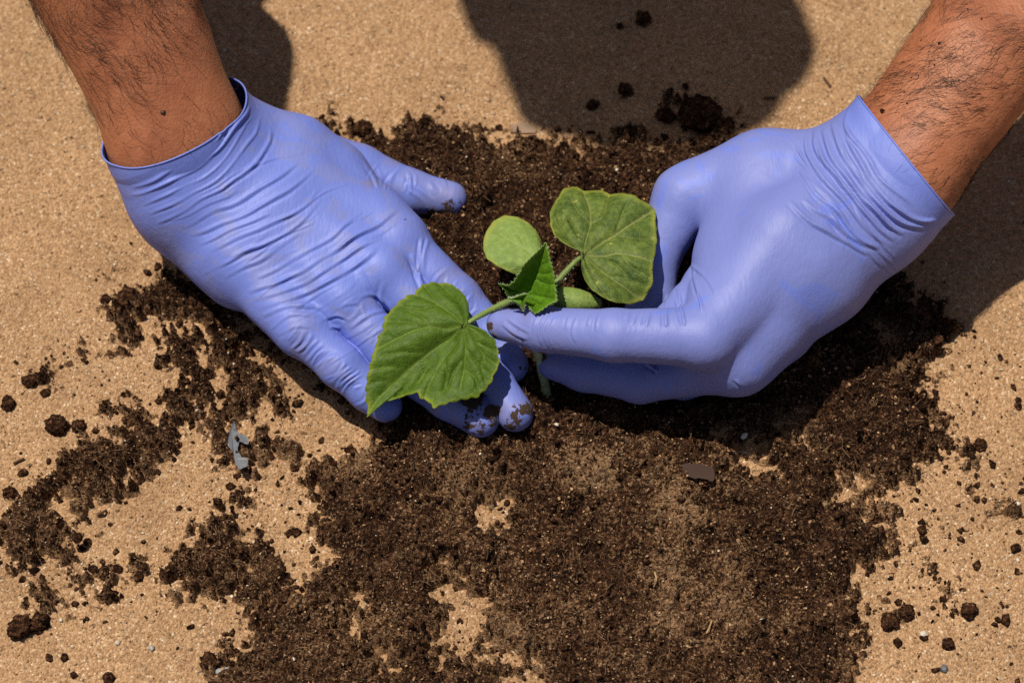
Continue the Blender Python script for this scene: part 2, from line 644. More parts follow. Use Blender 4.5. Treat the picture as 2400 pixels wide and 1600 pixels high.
# ------------------------------------------------------------------ soil spread on the sand
MAIN = [(690, 300), (770, 270), (830, 330), (890, 325), (950, 295), (1020, 280), (1100, 290), (1150, 320), (1180, 335), (1230, 330), (1290, 315), (1400, 345), (1440, 315), (1490, 305), (1530, 345), (1620, 315),
        (1700, 320), (1760, 330), (1900, 420), (2020, 560), (2080, 610), (2130, 690), (2200, 720), (2235, 775), (2180, 850), (2200, 950), (2230, 990), (2290, 1090), (2275, 1150), (2205, 1075),
        (2150, 1130), (2075, 1175), (2110, 1255), (2135, 1350), (2030, 1375), (2035, 1450), (2015, 1530), (1985, 1600), (1960, 1720), (480, 1720), (490, 1560),
        (610, 1470), (520, 1400), (360, 1390), (360, 1340), (470, 1240), (520, 1190), (570, 1220), (600, 1300), (680, 1380), (730, 1310), (690, 1200), (730, 1120), (840, 1040), (880, 1010),
        (760, 900), (640, 830), (520, 740), (430, 660)]
# strokes: (x0, y0, x1, y1, half width)
STROKES = [(480, 1330, 640, 1400, 60), (620, 1440, 760, 1560, 70), (540, 1250, 620, 1330, 60), (720, 1130, 800, 1250, 50), (430, 1350, 560, 1390, 40), (2130, 1290, 2170, 1330, 18), (2190, 1010, 2260, 1090, 30), (285, 700, 300, 790, 30), (300, 720, 440, 680, 38), (400, 700, 520, 760, 55), (500, 770, 610, 900, 55), (390, 770, 430, 800, 16),
           (420, 830, 470, 900, 45), (470, 880, 370, 1020, 48), (300, 950, 240, 970, 14), (360, 1020, 250, 1110, 62), (230, 1080, 110, 1170, 62), (110, 1160, 50, 1270, 68),
           (120, 1240, 170, 1330, 36), (560, 850, 540, 1000, 26), (510, 1000, 560, 1080, 38), (560, 1060, 660, 1040, 26), (690, 1060, 720, 1200, 22), (640, 920, 660, 960, 26),
           (100, 1390, 120, 1410, 44), (190, 1360, 230, 1390, 38), (270, 1340, 330, 1330, 14), (560, 1180, 470, 1310, 36), (85, 900, 190, 830, 9),
           (1480, 1500, 1500, 1510, 60), (1600, 260, 1690, 300, 36), (2160, 1170, 2210, 1230, 16), (2180, 1330, 2230, 1420, 26), (2080, 1390, 2110, 1440, 20), (2340, 1180, 2390, 1200, 9)]
HOLES = [(1105, 1460, 40), (1070, 1500, 34), (1150, 1520, 16), (1140, 1205, 12), (1170, 1200, 8), (1868, 1000, 16), (1745, 1085, 14), (1775, 1055, 8), (1690, 1015, 6), (1990, 1160, 10), (2020, 1140, 8), (2050, 1190, 10),
         (840, 1450, 12), (1050, 1370, 10), (640, 1130, 30), (2110, 860, 10), (160, 1180, 14), (420, 1430, 14), (2080, 800, 12), (1240, 1600, 22), (420, 1440, 16), (900, 1560, 10)]
MIXED = [(760, 1010, 120), (840, 1080, 90), (1120, 1330, 120), (1400, 1180, 150), (1560, 1230, 150), (1620, 1420, 160), (1120, 1150, 90), (760, 1440, 110), (1180, 1520, 120), (560, 1340, 60), (1060, 980, 70), (660, 900, 60), (1200, 400, 70), (700, 1240, 60)]


def poly_sd(XY, poly):
    P = np.array(poly, float)
    d = np.full(len(XY), 1e9)
    ins = np.zeros(len(XY), bool)
    for k in range(len(P)):
        a, b = P[k], P[(k + 1) % len(P)]
        ab = b - a
        t = np.clip(((XY - a) @ ab) / (ab @ ab), 0, 1)
        r = XY - a - t[:, None] * ab
        d = np.minimum(d, np.hypot(r[:, 0], r[:, 1]))
        c = ((a[1] > XY[:, 1]) != (b[1] > XY[:, 1])) & (XY[:, 0] < ab[0] * (XY[:, 1] - a[1]) / (ab[1] + 1e-12) + a[0])
        ins ^= c
    return np.where(ins, d, -d)


def soil_sd(XY):
    sd = poly_sd(XY, MAIN)
    for x0, y0, x1, y1, w in STROKES:
        a, ab = np.array([x0, y0], float), np.array([x1 - x0, y1 - y0], float)
        t = np.clip(((XY - a) @ ab) / (ab @ ab), 0, 1)
        r = XY - a - t[:, None] * ab
        sd = np.maximum(sd, w - np.hypot(r[:, 0], r[:, 1]))
    for x, y, r in HOLES:
        sd = np.minimum(sd, (np.hypot(XY[:, 0] - x, XY[:, 1] - y) - r * .62) * .9)
    return sd


def soil_fields(P):
    """height (cm) above z = 0 and sandiness at ground points"""
    Q = np.stack([P[:, 0], P[:, 1], np.zeros(len(P))], 1)
    XY = photo(Q)
    sd = soil_sd(XY)
    n1, n2, n3 = fbm(Q, 2.2, 3, 21), fbm(Q, .8, 3, 31), noise3(Q, .28, 41)
    n4 = noise3(Q, .13, 43)
    e = sd / 32 + 1.0 * n1 + 1.15 * n2 + .9 * n3 + .7 * n4
    cover = sstep(-.5, 1.5, e)
    mound = .26 + .95 * sstep(10, 170, sd) * np.exp(-((XY[:, 1] - 760) / 520) ** 2) + .35 * np.exp(-((XY[:, 0] - 1950) ** 2 + (XY[:, 1] - 900) ** 2) / 230 ** 2)
    mound = mound * (1 + .25 * n1)
    # ridge of lumps along the far edge
    ridge = np.exp(-((XY[:, 1] - 340) / 45) ** 2) * sstep(800, 900, XY[:, 0]) * sstep(1750, 1650, XY[:, 0]) + np.exp(-((XY[:, 0] - 300) ** 2 + (XY[:, 1] - 740) ** 2) / 60 ** 2)
    XYc = Q[:, :2]
    cr = .26 * bumps2(XYc + .12 * np.stack([n3, n4], 1), .62, 3) + .26 * bumps2(XYc + .06 * np.stack([n4, n3], 1), .30, 4) + .11 * bumps2(XYc, .16, 6) + .13 * n3 + .08 * n4
    lump = .55 * bumps2(XYc + .25 * np.stack([n2, n3], 1), 1.1, 5) * ridge
    h = cover * ((mound + cr) * (.35 + .65 * sstep(.3, 1.6, e)) + .10 * n2 + lump + .55 * n1 * sstep(20, 90, sd) + .30 * bumps2(XYc + .3 * np.stack([n2, n3], 1), 1.5, 12) * sstep(15, 70, sd)) - .12 * (1 - cover)
    # the planting hole round the stem
    pit = np.exp(-((XY[:, 0] - 1310) ** 2 / 75 ** 2 + (XY[:, 1] - 935) ** 2 / 40 ** 2))
    h = h - .5 * pit * cover
    mixed = np.zeros(len(P))
    for x, y, r in MIXED:
        mixed = np.maximum(mixed, np.exp(-((XY[:, 0] - x) ** 2 + (XY[:, 1] - y) ** 2) / r ** 2))
    low = sstep(880, 1150, XY[:, 1])
    for x, y, r in HOLES:
        mixed = np.maximum(mixed, 1.5 * np.exp(-((XY[:, 0] - x) ** 2 + (XY[:, 1] - y) ** 2) / (r * 1.9 + 12) ** 2))
    dust = .02 + .08 * low + .42 * mixed * (.6 + .6 * n1 + .6 * n2) + .85 * sstep(1.7, -.2, e) + .30 * np.clip(n1 + .6 * n2, 0, 1) * (.35 + .65 * low)
    return h, np.clip(dust, .02, 1.1), sd, e


STEP = .075
sx = np.arange(-27, 27, STEP)
sy = np.arange(-19.5, 13.2, STEP)
SX, SY = np.meshgrid(sx, sy, indexing='ij')
sp = np.stack([SX.ravel(), SY.ravel(), np.zeros(SX.size)], 1)
sh, sdust, ssd, se = soil_fields(sp)
sp[:, 2] = sh + sand_z(sp)
sp[:, :2] += .5 * STEP * np.stack([noise3(sp, .1, 91), noise3(sp, .1, 92)], 1)
q = np.arange(SX.size).reshape(SX.shape)
sf = np.stack([q[:-1, :-1].ravel(), q[1:, :-1].ravel(), q[1:, 1:].ravel(), q[:-1, 1:].ravel()], 1)
sf = sf[(sh[sf] > -.10).any(1)]
used = np.unique(sf)
remap = -np.ones(len(sp), int); remap[used] = np.arange(len(used))
soil = mesh_obj("soil", sp[used], remap[sf], SOIL, origin=(0, 0, 0), attrs={"dust": sdust[used]})
tag(soil, "dark brown potting soil spread over the pale sand", "soil", kind="stuff")


def top_z(x, y):
    P = np.array([[x, y, 0.0]])
    h, _, _, _ = soil_fields(P)
    return float(max(h[0], 0) + sand_z(P)[0])


# small crumbs scattered round the soil
ICO = bmesh.new()
bmesh.ops.create_icosphere(ICO, subdivisions=1, radius=1)
ico_v = np.array([v.co[:] for v in ICO.verts]); ico_f = np.array([[v.index for v in f.verts] for f in ICO.faces]); ICO.free()


def scatter(name, n, keep, size, mat, squash=.7, seed=1, label=None, cat=None, stretch=1.0, lift=.35, power=2.2):
    g = np.random.default_rng(seed)
    P = np.stack([g.uniform(-27, 27, n), g.uniform(-17, 19, n), np.zeros(n)], 1)
    h, dust, sd, e = soil_fields(P)
    XY = photo(P)
    P = P[keep(XY, sd, e, g.random(n))]
    h, _, _, _ = soil_fields(P)
    P[:, 2] = np.maximum(h, 0) + sand_z(P)
    m = len(P)
    s = size[0] * (size[1] / size[0]) ** (g.random(m) ** power)
    jit = 1 + .5 * (g.random((m, len(ico_v), 1)) - .5) * 2
    V = ico_v[None] * jit * np.array([1.0, stretch, squash]) * (.6 + .8 * g.random((m, 1, 3)))
    a = g.uniform(0, 2 * np.pi, m)
    ca, sa = np.cos(a)[:, None], np.sin(a)[:, None]
    X = V[..., 0] * ca - V[..., 1] * sa
    Y = V[..., 0] * sa + V[..., 1] * ca
    V = np.stack([X, Y, V[..., 2]], -1) * s[:, None, None]
    V[..., 2] += s[:, None] * lift
    V += P[:, None, :]
    F = ico_f[None] + (np.arange(m) * len(ico_v))[:, None, None]
    o = mesh_obj(name, V.reshape(-1, 3), F.reshape(-1, 3), mat, origin=(0, 0, 0), smooth=False)
    return tag(o, label, cat, kind="stuff")


def keep_crumb(XY, sd, e, r):
    near = np.exp(-np.maximum(-sd, 0) / np.where(XY[:, 1] < 450, 14, 26)) * .36
    right = .13 * sstep(2120, 2220, XY[:, 0]) * sstep(740, 840, XY[:, 1])
    left = .007 * sstep(700, 900, XY[:, 1])
    p = np.where(sd > 25, .05, near + right + left + .0015)
    p = p * sstep(-.9, .5, noise3(np.stack([XY[:, 0], XY[:, 1], 0 * sd], 1), 60, 77) + .4)
    return r < p


scatter("soil_crumbs", 52000, keep_crumb, (.03, .20), CLOD, seed=3, power=2.6, label="fine dark soil crumbs sprinkled over the sand round the patch", cat="soil crumbs")
scatter("soil_lumps", 30000, lambda XY, sd, e, r: (e > .6) & (r < .5), (.04, .14), CLOD, seed=5, power=2.2, label="loose crumbly lumps on top of the spread soil", cat="soil lumps")
scatter("sand_grains", 60000, lambda XY, sd, e, r: (r < .14), (.035, .075), SAND, seed=8, label="coarse loose sand grains lying on sand and soil", cat="sand")
WHITE = plain("white_grit", (.60, .52, .40), .5, .5, .2)
scatter("pale_grit", 6000, lambda XY, sd, e, r: (r < .05), (.035, .085), WHITE, seed=9, label="tiny pale grit specks strewn over sand and soil", cat="grit")

# fibres in the soil
FM = Mat("dry_plant_fibre")
FIBRE = FM.set(Base_Color=FM.ramp(FM.noise(160, 2), [(.35, (.035, .018, .009)), (.5, (.11, .06, .03)), (.65, (.24, .135, .065)), (.8, (.4, .25, .13))]), Roughness=.75, Specular_IOR_Level=.2)


def fibres():
    g = np.random.default_rng(21)
    n = 26000
    P = np.stack([g.uniform(-25, 25, n), g.uniform(-17, 12, n), np.zeros(n)], 1)
    h, dust, sd, e = soil_fields(P)
    P, h = P[e > .8], h[e > .8]
    P, h = P[:9000], h[:9000]
    m = len(P)
    L = (.12 + .70 * g.random((m, 1, 1)) ** 3.5)
    a = g.uniform(0, 2 * np.pi, m)
    d = np.stack([np.cos(a), np.sin(a), g.uniform(-.15, .3, m)], 1)[:, None]
    c = np.stack([-np.sin(a), np.cos(a), 0 * a], 1)[:, None] * g.uniform(-.6, .6, (m, 1, 1))
    t = np.linspace(-.5, .5, 4)[None, :, None]
    P[:, 2] = h + .05 + sand_z(P)
    V, F = strands(P[:, None] + d * t * L + c * (t * t) * L, np.repeat(.008 + .011 * g.random((m, 1)), 4, 1))
    ob = mesh_obj("plant_fibres", V, F, FIBRE, origin=(0, 0, 0))
    tag(ob, "fine dry plant fibres mixed into the dark soil", "fibres", kind="stuff")


fibres()

# ------------------------------------------------------------------ person: body, gloves, arm hair
# wrists, forearms, elbows
Lw, Lf = at(425, 345, 5.8), at(285, 10, 10.4)
Rw, Rf = at(2085, 410, 7.0), at(2345, 120, 10.2)
L_ax, R_ax = unit(Lf - Lw), unit(Rf - Rw)
L_el, R_el = Lw + 25 * unit(L_ax + [0, .03, 0]), Rw + 25.5 * unit(R_ax + [-.02, .1, .05])
L_rimA, L_rimB = at(258, 372, 6.6), at(545, 205, 6.6)
R_rimA, R_rimB = at(2016, 228, 7.6), at(2225, 492, 7.4)
L_c, R_c = unit(L_rimB - L_rimA), unit(R_rimB - R_rimA)
L_rim, R_rim = (L_rimA + L_rimB) / 2, (R_rimA + R_rimB) / 2
_tilt = unit(at(285, 10, 12.6) - at(425, 345, 6.2))      # the loose cuff leans back from the arm
L_n = unit(_tilt - (_tilt @ L_c) * L_c)
R_n = unit(R_ax - (R_ax @ R_c) * R_c)
L_sh, R_sh = np.array([-18.0, 43.0, 46.0]), np.array([21.0, 41.5, 41.0])


def arm_prims(W, F_, E, S, c, w0, w1, grow=0.0):
    ax = unit(E - W)
    side = unit(c - (c @ ax) * ax)
    W0 = W + ax * .2
    M1 = W + ax * 8.5
    M2 = W + ax * 17
    out = []
    for s in (-1, 1):
        out += [(W0 - ax * 2.0 + side * s * .4, W0 + side * s * .7, w0 - 1.3, w0 - .78),
                (W0 + side * s * .75, M1 + side * s * .95, w0 - .75, w1 - .95),
                (M1 + side * s * .95, M2 + side * s * 1.1, w1 - .95, w1 + .15),
                (M2 + side * s * 1.1, E + side * s * .8, w1 + .15, w1 - .4)]
    return out


FORE_L = arm_prims(Lw, Lf, L_el, L_sh, L_c, 2.74, 3.25)
FORE_R = arm_prims(Rw, Rf, R_el, R_sh, R_c, 2.62, 3.05)
UPPER = [(L_el, L_sh, 3.6, 5.0), (R_el, R_sh, 3.5, 5.0)]
HEAD_C = np.array([-9.2, 26.4, 56.0])
FACE = unit([.25, -.70, -.62])
CROWN = unit(np.cross(np.cross(FACE, [0, -.35, .9]), FACE))
EARX = unit(np.cross(FACE, CROWN))
NECK0 = np.array([1.0, 44.0, 51.0])
HEAD = [(HEAD_C + CROWN * 1.5 - FACE * 1.6, HEAD_C + CROWN * 1.5 + FACE * 1.2, 6.7, 6.4),
        (HEAD_C - CROWN * 3.5 + FACE * 3.0, HEAD_C - CROWN * 8.0 + FACE * 5.0, 5.4, 3.4),
        (HEAD_C - CROWN * 3.5 + FACE * 2 + EARX * 2.5, HEAD_C - CROWN * 6 + FACE * 3.5 + EARX * 1.0, 4.2, 3.6),
        (HEAD_C - CROWN * 3.5 + FACE * 2 - EARX * 2.5, HEAD_C - CROWN * 6 + FACE * 3.5 - EARX * 1.0, 4.2, 3.6)]
FACEBITS = [(HEAD_C + FACE * 8.2 - CROWN * .5, HEAD_C + FACE * 9.8 - CROWN * 3.6, .7, 1.1),      # nose
            (HEAD_C + FACE * 8.0 + CROWN * .7 + EARX * 1.0, HEAD_C + FACE * 7.0 + CROWN * .9 + EARX * 4.5, .7, .6),   # brows
            (HEAD_C + FACE * 8.0 + CROWN * .7 - EARX * 1.0, HEAD_C + FACE * 7.0 + CROWN * .9 - EARX * 4.5, .7, .6),
            (HEAD_C + FACE * 8.2 - CROWN * 6.0 - EARX * 1.6, HEAD_C + FACE * 8.2 - CROWN * 6.0 + EARX * 1.6, .65, .65)]
EARS = [(HEAD_C + EARX * s * 6.6 - FACE * .3 + CROWN * .3, HEAD_C + EARX * s * 6.8 - FACE * .2 - CROWN * 3.2, 1.1, .8) for s in (-1, 1)]
NECK = [(NECK0, HEAD_C - FACE * 2.5 - CROWN * 4.0, 6.0, 5.6)]
HIP = np.array([1.0, 78.0, 26.0])
TORSO = [(np.array([-9, 43, 45.0]), np.array([-7, 66, 34.0]), 9.5, 10), (np.array([11, 42, 44.0]), np.array([9, 66, 34.0]), 9.5, 10),
         (np.array([-7, 66, 34.0]), HIP + [-7, 0, 0], 10, 12), (np.array([9, 66, 34.0]), HIP + [7, 0, 0], 10, 12),
         (L_sh + [2, 2, -1], R_sh + [-2, 2, -1], 6, 6)]
LEGS = []
FEET = []
for s, x0 in ((-1, -8), (1, 10)):
    kn = np.array([s * 24.0 + 1, 50.0, 40.0]); an = np.array([s * 19.0 + 1, 74.0, 9.0])
    LEGS += [(HIP + [s * 8, 0, 0], kn, 9.5, 6.8), (kn, an, 6.2, 4.2)]
    FEET += [(an + [0, 1, -4.5], an + [s * 2, -16, -5.6], 4.0, 3.2)]


def body_fn(P):
    d = group_d(P, TORSO + LEGS, 4.0)
    d = smin(d, group_d(P, UPPER, 2), 5.0)
    d = smin(d, smin(group_d(P, FORE_L, 1.3), group_d(P, FORE_R, 1.3), .3), 1.6)
    hd = smin(group_d(P, HEAD, 2.5), group_d(P, FACEBITS, .5), 1.0)
    hd = smin(hd, group_d(P, EARS, .5), .8)
    d = smin(d, smin(hd, group_d(P, NECK, 1), 2.5), 3.0)
    d = smin(d, group_d(P, FEET, 1), 2.0)
    return d


def wrist_crease(P):
    """shallow bulges and tendons so the forearms are not pipes"""
    w = np.minimum(sstep(3.0, 7.0, np.linalg.norm(P - L_rim, axis=1)), sstep(3.0, 7.0, np.linalg.norm(P - R_rim, axis=1)))
    return (.17 * noise3(P, 2.4, 61) + .05 * noise3(P, 1.1, 62)) * w + .03 * noise3(P, 1.4, 63) * (w > .15)


bv, bf, bn = skin_mesh(lambda P: body_fn(P) + wrist_crease(P), (-36, -1, -1), (42, 95, 62), .5)
person = mesh_obj("person", bv, bf, SKIN, origin=(0, 76, 0))
tag(person, "crouching gardener with bare hairy forearms and lavender gloves, reaching down to a seedling", "person")


def cloth(name, fn, lo, hi, mat, cut=None):
    v, f, n = skin_mesh(fn, lo, hi, .8)
    return mesh_obj(name, v, f, mat, person)


cloth("shirt", lambda P: np.maximum(smin(group_d(P, TORSO, 4.0), group_d(P, [(L_sh, L_sh + .45 * (L_el - L_sh), 5.0, 4.6), (R_sh, R_sh + .45 * (R_el - R_sh), 5.0, 4.5)], 1), 4.0) - .9 + .25 * noise3(P, 4, 5), P[:, 1] - 74),
      (-32, 20, 15), (34, 80, 62), SHIRT)
cloth("trousers", lambda P: np.maximum(smin(group_d(P, LEGS, 4.0), group_d(P, TORSO[2:4], 4), 4.0) - .9 + .3 * noise3(P, 5, 6), 72 - P[:, 1] - .9 * (40 - P[:, 2]) * 0 - 40 * (np.abs(P[:, 0]) > 13)),
      (-38, 30, 2), (40, 96, 52), TROUSER)
cloth("hair", lambda P: np.maximum(group_d(P, HEAD[:1], 1) - .5 + .55 * noise3(P, 2.2, 8) + .3 * noise3(P, .9, 18), ((P - HEAD_C) @ FACE) - 4.5 - .5 * ((P - HEAD_C) @ CROWN)),
      HEAD_C - 14, HEAD_C + 14, HEAD_HAIR)
for i in range(2):
    cloth("shoe", lambda P: group_d(P, FEET[i:i + 1], 1) - .5, FEET[i][1] - [8, 6, 5], FEET[i][0] + [8, 8, 6], BLACK)
# unseen spectacle-like rims and arms, added to shape a loop in the head's shadow
for s in (-1, 1):
    c0 = HEAD_C + FACE * 9.4 - CROWN * 1.0 + EARX * s * 3.2
    ang = np.linspace(0, 2 * np.pi, 25)[:-1]
    ring = np.array([c0 + EARX * 2.6 * math.cos(a) + CROWN * 2.1 * math.sin(a) for a in ang])
    ring = np.vstack([ring, ring[:1]])
    v, f = tube(ring, .22, 6, False)
    mesh_obj("shadow_loop_rim", v, f, BLACK, person)
    out = np.array([1.0 if EARX[0] * s > 0 else -1.0, 0, 0])
    o_ = 8.3 if out[0] > 0 else 5.6  # one arm bowed outwards and thickened only for the shadow it casts
    v, f = tube(smooth_path([c0 + EARX * s * 2.5, HEAD_C + out * (o_ - .8) + [0, -5.6, -3], HEAD_C + out * o_ + [0, -3.6, -2], HEAD_C + out * (o_ - .6) + [0, -1.4, -1], HEAD_C + out * min(6.4, o_) + [0, .6, 0]], 14), .62 if out[0] > 0 else .18, 6)
    mesh_obj("shadow_loop_arm", v, f, BLACK, person)

# mole on the left-hand wrist in the picture
def on_surface(px, py, V, N, facing=True):
    XY = photo(V)
    view = unit(CAM - np.zeros(3))
    d = np.hypot(XY[:, 0] - px, XY[:, 1] - py) + np.where(N @ view > .2, 0, 1e5) - V[:, 2] * .01
    k = int(np.argmin(d))
    return V[k], N[k]


mp, mn = on_surface(393, 263, bv, bn)
mole_v = ico_v * np.array([.13, .13, .06])
mesh_obj("mole", mp + mole_v, ico_f, MOLE, person)

# ---- gloves
def glove(name, groups, palm, palm_k, wrist, rim, rim_n, folds, dirt, cling, mat, label, seed, flare, rimc):
    def fn(P):
        base = smin(group_d(P, palm, palm_k), group_d(P, wrist, .5), 1.3)
        d = base
        for g, k in groups:
            d = smin(d, smin(base, group_d(P, g, .3), k), .05)
        return d
    allp = palm + wrist + [c for g_, _ in groups for c in g_]
    lo = np.min([np.minimum(a, b) - max(ra, rb) for a, b, ra, rb in allp], 0) - .8
    hi = np.max([np.maximum(a, b) + max(ra, rb) for a, b, ra, rb in allp], 0) + .8
    V, F, N = skin_mesh(fn, lo, hi, .053)
    XY = photo(V)
    view = CAM - V
    view /= np.linalg.norm(view, axis=1)[:, None]
    face = sstep(.02, .35, (N * view).sum(1))
    Z0 = np.zeros(len(XY))
    XW = XY + 7 * np.stack([noise3(np.stack([XY[:, 0], XY[:, 1], Z0], 1), 70, seed + 50), noise3(np.stack([XY[:, 0], XY[:, 1], Z0], 1), 70, seed + 51)], 1)
    face = face * np.clip(1.0 + .75 * noise3(np.stack([XY[:, 0], XY[:, 1], Z0], 1), 55, seed + 52), .25, 1.6)
    D = fold_field(XW, [(p_, a_ * .80, w_ * .72) for p_, a_, w_ in folds]) * face
    # loose slack of the rubber everywhere
    D += .018 * fbm(V, .9, 3, seed) * (.3 + .7 * face)
    t = (rim - V) @ rim_n                       # distance below the rim
    D = np.maximum(D, -.16 + .165 * sstep(2.8, 1.3, t))
    rad = V - rim
    rad = rad - (rad @ rim_n)[:, None] * rim_n
    rad /= np.linalg.norm(rad, axis=1)[:, None] + 1e-9
    ang = np.arctan2(rad @ np.cross(rim_n, rimc), rad @ rimc)
    near = sstep(2.2, 0, t)
    wave = np.sin(ang * 3 + 1.1 + seed) * .5 + np.sin(ang * 7 + seed * 2) * .25
    D2 = flare * sstep(1.0, 0, t) ** 1.5 + near * (.06 * (wave + .75))
    V = V + N * D[:, None] + rad * D2[:, None] * (np.abs(t) < 3)[:, None]
    V = V + rim_n * (near * (.16 * np.sin(ang * 2 + seed) + .08 * np.sin(ang * 5 + 2 * seed) + .05 * np.sin(ang * 9 + seed)))[:, None]
    for prims in (FORE_L, FORE_R):              # the cuff always lies outside the arm
        m = (np.abs(t) < 3.5)
        for _ in range(2):
            d_ = group_d(V[m], prims, 1.3)
            V[m] += rad[m] * np.clip(.13 - d_, 0, .5)[:, None]
    dirt_v = np.zeros(len(V))
    for x, y, r, a in dirt:
        dirt_v = np.maximum(dirt_v, a * np.exp(-((XY[:, 0] - x) ** 2 + (XY[:, 1] - y) ** 2) / r ** 2))
    dirt_v = np.maximum(dirt_v, .42 * sstep(1.9, 1.1, V[:, 2]))
    cl = np.ones(len(V)) * cling
    cl *= sstep(.4, 1.6, t)
    o = mesh_obj(name, V, F, mat, person, attrs={"dirt": dirt_v, "cling": cl})
    bm = bmesh.new()
    bm.from_mesh(o.data)
    off = Vector((ORIGIN[person] / 100).tolist())
    bmesh.ops.bisect_plane(bm, geom=bm.verts[:] + bm.edges[:] + bm.faces[:], plane_co=Vector((rim / 100).tolist()) - off, plane_no=Vector(rim_n.tolist()), clear_outer=True)
    loop = [e for e in bm.edges if e.is_boundary]
    # rolled bead along the opening
    pts = []
    if loop:
        nxt = {}
        for e in loop:
            a, b = e.verts
            nxt.setdefault(a, []).append(b); nxt.setdefault(b, []).append(a)
        st = loop[0].verts[0]; cur, prev = st, None
        while True:
            pts.append(np.array(cur.co) * 100 + ORIGIN[person])
            c = [v for v in nxt[cur] if v is not prev]
            if not c or c[0] is st or len(pts) > 5000: break
            prev, cur = cur, c[0]
    bm.to_mesh(o.data); bm.free()
    o.data.polygons.foreach_set("use_smooth", np.ones(len(o.data.polygons), bool))
    md = o.modifiers.new("thin rubber", 'SOLIDIFY'); md.thickness = .0003; md.offset = -1
    tag(o, label)
    if len(pts) > 20:
        P = np.array(pts)[::3]
        P = np.vstack([P, P[:1]])
        v, f = tube(P, .042, 6, False)
        mesh_obj("cuff_bead", v, f, mat, o, origin=ORIGIN[person], attrs={"dirt": np.zeros(len(v)), "cling": np.zeros(len(v))})
    return o, V, N


def across(p, q, n, r, amp, w, g, bow=.25):
    """short creases across a finger between two photo points"""
    p, q = np.array(p, float), np.array(q, float)
    d = unit(q - p); m = np.array([-d[1], d[0]])
    out = []
    for k in range(n):
        c = p + (q - p) * ((k + g.uniform(.1, .9)) / n)
        s, e = g.uniform(-1, -.35) * r, g.uniform(.35, 1) * r
        b = g.uniform(-1, 1) * bow * r
        out.append(([c + m * s, c + m * (s + e) / 2 + d * b, c + m * e + d * g.uniform(-.2, .2) * r], amp * g.uniform(.5, 1.2), w * g.uniform(.7, 1.2)))
    return out


g = np.random.default_rng(5)
LF = [([(305, 438), (366, 425), (430, 384), (506, 333), (553, 270), (562, 236)], .13, 9),
      ([(300, 462), (380, 440), (455, 400), (531, 340), (575, 289), (583, 254)], .11, 8),
      ([(335, 482), (420, 447), (500, 402), (560, 350), (592, 285)], .06, 6),
      ([(350, 505), (450, 457), (540, 402), (600, 335), (612, 285)], .06, 6),
      ([(370, 530), (470, 474), (580, 412), (632, 345), (640, 310)], .06, 6.5),
      ([(400, 520), (480, 490), (560, 450)], .04, 5),
      ([(420, 545), (530, 488), (640, 432), (700, 380)], .06, 7),
      ([(440, 560), (540, 520), (660, 460), (740, 400)], .055, 7),
      ([(470, 575), (560, 535), (640, 500)], .05, 6),
      ([(500, 590), (600, 545), (690, 500), (760, 445)], .06, 7),
      ([(540, 610), (640, 565), (700, 540)], .05, 6),
      ([(572, 600), (675, 548), (756, 473)], .06, 7),
      ([(600, 655), (700, 605), (779, 557), (853, 500)], .07, 7.5),
      ([(585, 690), (699, 646), (796, 588), (882, 540), (934, 500)], .09, 8),
      ([(600, 708), (720, 668), (830, 600), (900, 560)], .07, 7),
      ([(610, 728), (739, 686), (842, 628), (888, 586)], .09, 8),
      ([(620, 745), (680, 722), (740, 728), (775, 752)], .09, 8),
      ([(640, 775), (690, 742), (745, 748)], .06, 6),
      ([(655, 790), (700, 770), (735, 772)], .05, 6),
      ([(862, 640), (872, 680), (890, 705)], .09, 8), ([(895, 650), (882, 690), (905, 730)], .07, 7), ([(840, 700), (870, 690), (900, 710), (915, 740)], .07, 7),
      ([(800, 720), (840, 712), (850, 740)], .05, 6), ([(820, 770), (870, 735), (905, 725)], .05, 6), ([(960, 600), (975, 640), (985, 690)], .11, 8), ([(985, 560), (982, 620), (975, 660)], .08, 7),
      ([(1000, 560), (992, 600), (990, 650)], .06, 6), ([(765, 755), (790, 745), (815, 750)], .07, 6), ([(775, 770), (800, 772)], .06, 6),
      ([(845, 375), (870, 410), (885, 440)], .05, 6), ([(858, 372), (885, 400), (895, 425)], .05, 6), ([(955, 405), (962, 430), (960, 455)], .05, 6), ([(975, 412), (975, 440)], .05, 5)]
for k in range(22):
    c = np.array([g.uniform(430, 900), 0]); c[1] = 380 + (c[0] - 430) * .62 + g.uniform(-120, 170)
    d = unit([.86, -.50 + g.uniform(-.12, .12)]) * g.uniform(40, 130)
    m = np.array([-d[1], d[0]]) * g.uniform(-.15, .15)
    LF.append(([c - d, c + m, c + d], g.uniform(.015, .04), g.uniform(4, 7)))
LF += across((680, 780), (860, 930), 15, 40, .06, 6, g)
LF += across((1040, 425), (985, 470), 4, 34, .05, 6, g)
LF += across((800, 700), (900, 800), 7, 38, .04, 6, g)
LF += across((1020, 650), (1120, 740), 8, 36, .04, 6, g)
LF += across((905, 960), (1150, 985), 3, 24, .03, 6, g)
LF += across((870, 390), (960, 440), 4, 34, .035, 6, g)

